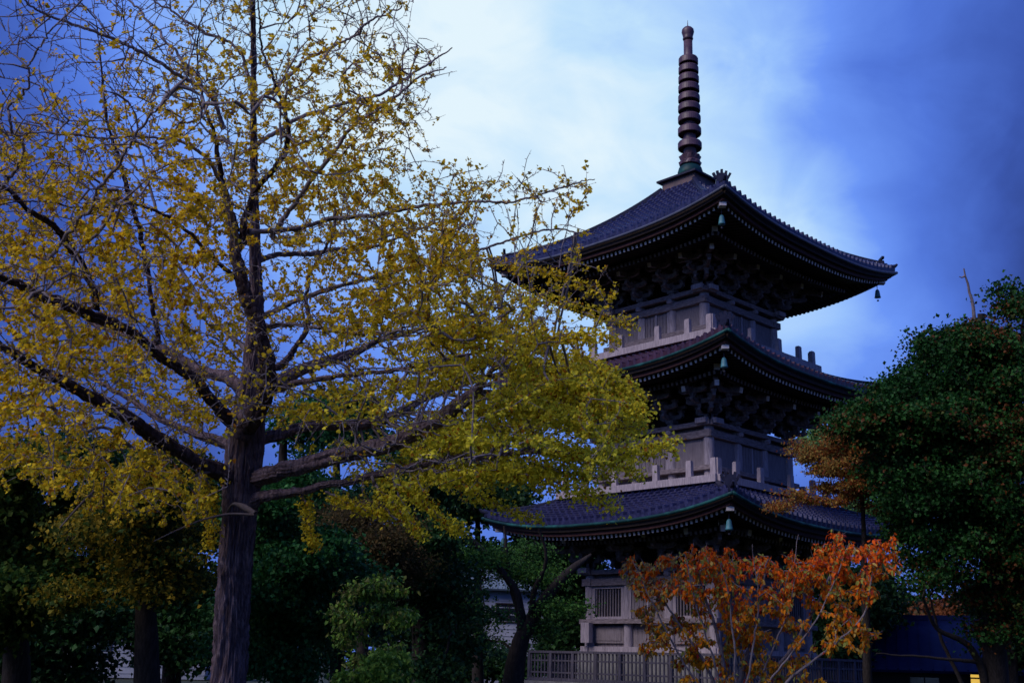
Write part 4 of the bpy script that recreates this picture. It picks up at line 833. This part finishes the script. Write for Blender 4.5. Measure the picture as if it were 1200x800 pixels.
# cherry shrub in front of the pagoda, hanging orange leaves
sr = np.random.RandomState(5)
SB = [(862, GY(862, 10.5), 10.5), (850, GY(850, 10.2), 10.2)]
stems = [[(862, 930, 10.5, 0.03), (868, 800, 10.5, 0.024), (885, 720, 10.4, 0.016), (900, 660, 10.3, 0.006)],
         [(858, 930, 10.4, 0.03), (850, 800, 10.3, 0.022), (832, 720, 10.2, 0.014), (815, 660, 10.1, 0.006)],
         [(865, 930, 10.6, 0.028), (900, 800, 10.8, 0.02), (950, 720, 10.9, 0.014), (985, 640, 11.0, 0.006)],
         [(855, 930, 10.5, 0.026), (825, 800, 10.4, 0.016), (780, 730, 10.4, 0.010), (745, 675, 10.4, 0.005)],
         [(868, 930, 10.4, 0.028), (920, 810, 10.1, 0.015), (985, 755, 9.9, 0.009), (1020, 715, 9.8, 0.007), (1028, 680, 9.8, 0.005), (1040, 640, 9.8, 0.004)],
         [(858, 930, 10.2, 0.016), (842, 800, 10.0, 0.010), (818, 720, 9.9, 0.007), (800, 650, 9.8, 0.003)],
         [(860, 930, 10.4, 0.016), (872, 800, 10.0, 0.010), (880, 720, 10.0, 0.007), (872, 640, 9.9, 0.003)],
         [(864, 930, 10.5, 0.016), (890, 800, 10.3, 0.010), (925, 720, 10.3, 0.007), (940, 630, 10.3, 0.003)],
         [(856, 930, 10.3, 0.016), (815, 800, 10.1, 0.010), (772, 720, 10.0, 0.007), (738, 655, 10.0, 0.003)],
         [(866, 930, 10.5, 0.016), (905, 800, 10.0, 0.010), (965, 720, 9.9, 0.007), (1000, 640, 9.9, 0.003)],
         [(860, 930, 10.4, 0.016), (858, 800, 9.9, 0.010), (848, 720, 9.8, 0.007), (835, 665, 9.7, 0.003)],
         [(860, 930, 10.5, 0.026), (855, 800, 10.7, 0.018), (862, 700, 10.8, 0.010), (868, 640, 10.8, 0.004)]]
CB = [(760, 690, 30, 40, 10.4, 0.4, 1.0), (740, 665, 14, 16, 10.4, 0.2, 0.25), (810, 670, 50, 32, 10.3, 0.5, 1.6), (790, 740, 40, 35, 10.4, 0.5, 1.0), (870, 690, 55, 45, 10.5, 0.6, 2.2), (940, 680, 55, 42, 10.5, 0.6, 2.2), (1000, 660, 42, 36, 10.2, 0.5, 1.8), (975, 725, 50, 40, 10.4, 0.6, 1.4), (880, 750, 70, 40, 10.5, 0.6, 1.8), (1030, 645, 18, 24, 10, 0.3, 0.4), (830, 790, 60, 30, 10.4, 0.5, 0.8), (930, 785, 45, 25, 10.5, 0.5, 0.7)]
cherry = empty('cherry_shrub', foot(860, 10.5), label='many stemmed cherry shrub with hanging orange leaves in front of the pagoda', cat='shrub')
cb = np.array(cherry.location); s = Skeleton(sr)
for st in stems:
    q = smooth_path(np.array([np.r_[at(x, y, d), w] for x, y, d, w in st]), 40); q[:, :3] += np.cumsum(sr.normal(size=(40, 3)), axis=0) * 0.006; q[0, :3] = (cb + q[0, :3] * 0.0) + sr.normal(size=3) * [0.08, 0.08, 0]
    s.add_poly(list(q[:, :3]), q[:, 3]); V, Fc = tube([(q[:, :3], q[:, 3])], 7); fast_mesh('stem', V, Fc, BARKL, cherry, True, off=cb)
tg = []; W = sum(b_[6] for b_ in CB)
for b_ in CB:
    n = int(820 * b_[6] / W); d = sr.normal(size=(n, 3)); d /= np.linalg.norm(d, axis=1)[:, None]; d *= (sr.uniform(0.1, 1, n) ** 0.5)[:, None]
    nc_ = max(3, n // 3); d = d[:nc_][sr.randint(0, nc_, n)] + sr.normal(size=(n, 3)) * 0.2
    tg += [at(b_[0] + a_ * b_[2], b_[1] + c_ * b_[3], b_[4]) + fwd * e_ * b_[5] for a_, c_, e_ in d]
s.grow(np.array(tg), 0.07, 0.015, 0.1, 3); rad = s.radii(0.003, 0.42, 0.012); pl = polys_of(s, rad, 0.003)
V, Fc = tube(pl, 4); fast_mesh('twigs', V, Fc, BARKL, cherry, True, off=cb)
Cn = []
for P, r_ in pl:
    m = 18; tt = (1 - sr.uniform(0, 1, m) ** 1.3 * 0.8) * (len(P) - 1); i0 = np.minimum(tt.astype(int), len(P) - 2); Cn.append(P[i0] + sr.normal(size=(m, 3)) * 0.018)
Cn = np.concatenate(Cn); x, y, z = to_px(Cn); n = len(Cn)
w = np.clip((y - 640) / 130 + sr.normal(size=n) * 0.28, 0, 1)[:, None]; ca = np.array([0.85, 0.13, 0.012]); cb_ = np.array([0.68, 0.30, 0.015]); cols = ca * (1 - w) + cb_ * w
m_ = sr.uniform(size=n); cols[m_ < 0.15] = (0.34, 0.36, 0.07); cols[(m_ > 0.15) & (m_ < 0.24)] = (0.62, 0.42, 0.10); cols[(m_ > 0.24) & (m_ < 0.33)] = (0.42, 0.05, 0.03)
lf = (x < 800) & (sr.uniform(size=n) < 0.3); cols[lf] = (0.42, 0.30, 0.12)
cols = cols * sr.uniform(0.7, 1.2, (n, 1))
leaves('foliage', Cn, 0.05, cols, LEAF, cherry, 'oval', 0.9, cb, sr)

# the dark wood behind the ginkgo, tree by tree
LT = [
 ('broadleaf_tree', 'dark tree at the far left edge with leaves turning yellow green', 20, 17, 0.22, [(20, 560, 70, 60, 17, 2, 2), (60, 640, 75, 60, 17, 2, 2), (0, 700, 60, 60, 17, 2, 1)], 420, 15000, 0.15, [(0.012, 0.045, 0.012), (0.03, 0.07, 0.012), (0.06, 0.09, 0.014)], 31),
 ('broadleaf_tree', 'olive and yellow leaved tree just left of the ginkgo trunk', 170, 16, 0.2, [(150, 590, 60, 40, 16, 1.5, 2), (210, 640, 60, 50, 16, 1.6, 2), (120, 660, 60, 40, 16, 1.5, 1.2), (200, 560, 40, 30, 16, 1.2, 1), (180, 700, 60, 35, 16, 1.5, 0.8)], 420, 12500, 0.11, [(0.05, 0.075, 0.012), (0.14, 0.12, 0.015), (0.26, 0.18, 0.015), (0.03, 0.055, 0.012)], 32),
 ('evergreen_tree', 'bushy deep green evergreen just right of the ginkgo trunk', 335, 19, 0.2, [(330, 560, 35, 50, 19, 1.3, 1.3), (345, 640, 55, 60, 19, 1.8, 2.4), (330, 730, 60, 60, 19, 2, 2.4), (385, 690, 35, 50, 19, 1.3, 1), (360, 490, 30, 30, 19.5, 1, 0.6)], 520, 24000, 0.13, [(0.01, 0.05, 0.02), (0.015, 0.075, 0.03), (0.03, 0.11, 0.045)], 33),
 ('conifer_tree', 'blue green conifer top showing through the middle of the ginkgo', 395, 34, 0.22, [(395, 470, 30, 25, 34, 1.2, 0.6), (390, 520, 55, 40, 34, 2, 1.2), (400, 600, 70, 60, 34, 2.4, 1.6), (400, 700, 80, 80, 34, 2.6, 1.8)], 360, 12000, 0.22, [(0.012, 0.045, 0.03), (0.02, 0.07, 0.045)], 34),
 ('maple_tree', 'dull brown leaved tree behind the pale green shrub', 425, 24, 0.15, [(400, 610, 40, 30, 24, 1.2, 1), (440, 620, 50, 30, 24, 1.4, 1.2), (430, 665, 55, 35, 24, 1.4, 1.4), (470, 662, 22, 14, 24, 0.7, 0.4)], 300, 9000, 0.13, [(0.07, 0.05, 0.02), (0.06, 0.05, 0.018), (0.11, 0.07, 0.025), (0.04, 0.045, 0.012)], 35),
 ('conifer_tree', 'narrow nearly black conifer left of the spreading tree', 495, 27, 0.25, [ (470, 560, 34, 44, 28, 1.2, 0.8), (495, 560, 30, 50, 27, 1.2, 1), (495, 640, 42, 60, 27, 1.6, 1.6), (500, 730, 50, 70, 27, 1.8, 1.8)], 380, 13000, 0.18, [(0.008, 0.03, 0.014), (0.014, 0.045, 0.02)], 36),
 ('evergreen_tree', 'shadowy evergreen low in the left corner', 60, 24, 0.25, [(20, 720, 90, 60, 24, 2.5, 2), (110, 700, 70, 40, 24, 2, 1.2), (0, 640, 60, 60, 24, 2, 1), (60, 780, 110, 25, 24, 2, 1)], 420, 16000, 0.2, [(0.008, 0.03, 0.012), (0.015, 0.045, 0.018)], 37),
 ('evergreen_tree', 'dark broad evergreen behind the yellow leaves left of the trunk', 200, 30, 0.25, [(200, 620, 90, 80, 30, 2.5, 2), (240, 720, 70, 60, 30, 2.5, 2), (150, 720, 60, 40, 30, 2, 1), (60, 560, 90, 60, 30, 2, 1.3)], 440, 17000, 0.24, [(0.01, 0.035, 0.014), (0.018, 0.055, 0.02)], 38),
]
for nm, lab, px_, dep, tr, bl, ntw, nl, sz, pal, sd_ in LT:
    tree(nm, lab, 'tree', foot(px_, dep), [stem(px_, dep, min(b_[1] for b_ in bl) + 15, tr)], bl, ntw, nl, sz, pal, LEAFG if 'ever' in nm or 'conif' in nm else LEAF, 'tuft' if nm != 'maple_tree' else 'oval', seed=sd_, group=None, clump=0.012 * dep, r0=0.0006 * dep)
# leafy light-green shrubs under them
for px_, dep, bl, lab, sd_ in ((432, 15, [(436, 688, 42, 14, 15, 0.5, 1), (405, 725, 36, 22, 15, 0.5, 0.6), (462, 722, 24, 12, 15, 0.4, 0.8), (430, 765, 45, 25, 15, 0.6, 0.6)], 'shrub with drooping pale green leaves below the brown maple', 41),
                               (455, 13, [(455, 778, 24, 12, 13, 0.4, 1), (425, 796, 30, 10, 13, 0.4, 0.5)], 'low shrub with fresh bright green leaves at the bottom edge', 42)):
    tree('leafy_shrub', lab, 'shrub', foot(px_, dep), [stem(px_, dep, min(b_[1] for b_ in bl) + 6, 0.025)], bl, 170, 2300, 0.12, [(0.07, 0.15, 0.03), (0.13, 0.23, 0.05), (0.05, 0.11, 0.03), (0.10, 0.12, 0.05)], LEAFG, 'oval', 0.6, seed=sd_, clump=0.07, r0=0.004, cl=4)
# spreading tree left of the pagoda
tree('spreading_tree', 'spreading tree with forked dark trunk and thin green leaves beside the balustrade', 'tree', foot(612, 30), [
      [(600, GY(600, 30), 30, 0.341), (606, 770, 30, 0.260), (618, 735, 30, 0.205), (640, 700, 30, 0.161), (672, 665, 30, 0.112), (694, 648, 30.3, 0.04)],
      [(606, 770, 30, 0.155), (612, 730, 30, 0.136), (606, 690, 30, 0.112), (585, 660, 30, 0.093), (560, 635, 30, 0.068), (530, 612, 30, 0.031)],
      [(612, 730, 30, 0.099), (600, 690, 30.3, 0.074), (592, 650, 30.4, 0.056), (588, 615, 30.5, 0.031)],
      [(620, 730, 30, 0.093), (628, 690, 29.7, 0.074), (640, 660, 29.5, 0.050), (630, 620, 29.4, 0.031)]],
     [(555, 655, 40, 20, 30, 2, 1.0), (525, 645, 30, 20, 30, 1.6, 0.7), (545, 705, 45, 25, 30, 2, 1.0), (615, 660, 40, 16, 30, 2, 1.0), (600, 680, 50, 30, 30, 2, 0.9), (660, 690, 26, 35, 30.5, 1.5, 0.8), (560, 745, 50, 20, 30, 2, 1.0), (650, 740, 25, 15, 30.5, 1.2, 0.4)],
     420, 6500, 0.12, [(0.02, 0.06, 0.02), (0.03, 0.09, 0.025), (0.05, 0.12, 0.03)], seed=51, clump=0.26, r0=0.008)
# trees behind the pagoda's foot and the far right
BT = [('evergreen_tree', 'dark tall tree behind the left tip of the lowest roof', 560, 50, [(545, 590, 46, 34, 50, 2.5, 2), (500, 570, 40, 40, 50, 2.5, 1.4), (590, 585, 34, 22, 50, 2, 1), (560, 640, 50, 30, 50, 2.5, 0.8)], 67),
      ('evergreen_tree', 'dark tree behind the foot of the pagoda, left of its wall', 660, 50, [(655, 650, 30, 50, 50, 3, 1), (668, 720, 25, 50, 50, 3, 1)], 61),
      ('evergreen_tree', 'dark tree behind the cherry shrub right of the pagoda wall', 960, 50, [(960, 690, 60, 50, 50, 4, 1), (1010, 700, 50, 40, 50, 4, 1), (940, 760, 60, 20, 50, 3, 0.6)], 62),
      ('evergreen_tree', 'black green tree low on the right beyond the blue roof', 1185, 42, [(1190, 660, 60, 60, 42, 3, 1), (1195, 740, 25, 50, 42, 3, 0.7)], 63),
      ('maple_tree', 'rust brown tree showing over the blue roof at lower right', 1110, 62, [(1110, 725, 50, 12, 62, 3, 1), (1160, 722, 40, 12, 62, 3, 1), (1060, 730, 30, 10, 62, 3, 0.6)], 64),
      ('evergreen_tree', 'hazy dark tree filling the gap behind the spreading tree', 480, 60, [(470, 700, 60, 60, 60, 4, 1), (520, 770, 50, 15, 60, 4, 0.7), (600, 775, 60, 12, 60, 4, 0.6)], 65),
      ('evergreen_tree', 'wide dark tree far back at the lower left', 90, 55, [(60, 700, 120, 60, 55, 5, 2), (200, 690, 100, 60, 55, 5, 2), (300, 740, 80, 40, 55, 5, 1)], 66)]
for nm, lab, px_, dep, bl, sd_ in BT:
    tree(nm, lab, 'tree', foot(px_, dep), [stem(px_, dep, min(b_[1] for b_ in bl) + 8, 0.25)], bl, 260, 9000, 0.007 * dep, [(0.01, 0.03, 0.014), (0.016, 0.045, 0.018)] if nm != 'maple_tree' else [(0.09, 0.03, 0.015), (0.06, 0.04, 0.02)], seed=sd_, clump=0.011 * dep, r0=0.0006 * dep)

# ------------------------------------------------------------------ buildings seen through the trees
def house(name, label, px_, dep, w, d_, h, rh, wallm, roofm, yaw_, lit=(), over=0.6, wins=(), z0=0.0, cat='house'):
    f = foot(px_, dep); o = empty(name, f, yaw_, label=label, cat=cat)
    m = MB(); m.box((0, 0, h / 2), (w, d_, h), 0); m.add([(-w / 2, -d_ / 2, h), (-w / 2, d_ / 2, h), (-w / 2, 0, h + rh * 0.95), (w / 2, -d_ / 2, h), (w / 2, d_ / 2, h), (w / 2, 0, h + rh * 0.95)], [(0, 1, 2), (5, 4, 3)], 0); 
    for i in range(int(h / 0.42)): m.box((0, -d_ / 2 - 0.012, 0.3 + i * 0.42), (w - 0.1, 0.03, 0.06), 0)
    m.build('wall', wallm, o)
    m = MB(); W2 = w / 2 + over; D2 = d_ / 2 + over; ze = h - rh * over / (d_ / 2)
    for sg in (-1, 1):
        m.beam((0, sg * D2, ze + 0.08), (0, 0, h + rh + 0.08), 2 * W2, 0.12, 0)
        nseam = int(2 * W2 / 0.45)
        for i in range(nseam + 1): m.beam((-W2 + i * 2 * W2 / nseam, sg * D2, ze + 0.17), (-W2 + i * 2 * W2 / nseam, 0, h + rh + 0.17), 0.05, 0.05, 0)
    m.beam((-W2, 0, h + rh + 0.2), (W2, 0, h + rh + 0.2), 0.3, 0.22, 0)
    m.build('roof', roofm, o)
    for i, (x, z, ww, hh) in enumerate(wins):
        m = MB()
        for c_, s_ in (((x, -d_ / 2 - 0.03, z + hh / 2), (ww + 0.12, 0.08, 0.08)), ((x, -d_ / 2 - 0.03, z - hh / 2), (ww + 0.12, 0.08, 0.08)), ((x - ww / 2, -d_ / 2 - 0.034, z), (0.07, 0.08, hh - 0.08)), ((x + ww / 2, -d_ / 2 - 0.034, z), (0.07, 0.08, hh - 0.08)), ((x, -d_ / 2 - 0.034, z), (0.05, 0.07, hh - 0.08))): m.box(c_, s_, 0)
        wf = m.build('window', DARKW, o)
        m = MB(); m.box((x, -d_ / 2 - 0.012, z), (ww - 0.08, 0.014, hh - 0.08), 0); m.build('pane', LIT if i in lit else DWIN, wf)
    return o
YB = YAW
house('temple_hall', 'low hall with a blue metal roof and lit yellow windows at the lower right', 1105, 55, 15.0, 7.0, 2.0, 1.9, DARKW, ROOFB, YB - 0.35, lit=(3,), wins=[(-6, 1.1, 1.2, 1.0), (-3.4, 1.1, 1.2, 1.0), (-0.8, 1.1, 1.2, 1.0), (1.6, 1.3, 1.3, 1.0), (4.6, 1.1, 1.2, 1.0)], cat='hall')
house('white_house', 'pale walled house with a grey roof seen between the branches left of the pagoda', 560, 75, 13.0, 8.0, 6.2, 2.2, PALE, GREYR, YB + 0.1, wins=[(-4.5, 4.6, 1.6, 1.1), (-1.5, 4.6, 1.6, 1.1), (1.5, 4.6, 1.6, 1.1), (4.5, 4.6, 1.6, 1.1), (-4.5, 1.6, 1.6, 1.2), (1.5, 1.6, 1.6, 1.2)])
house('white_house', 'pale house glimpsed through gaps low behind the far left trees', 130, 85, 14.0, 8.0, 3.2, 1.8, PALE, GREYR, YB + 0.1, wins=[(-4, 1.8, 1.6, 1.1), (0, 1.8, 1.6, 1.1), (4, 1.8, 1.6, 1.1)])
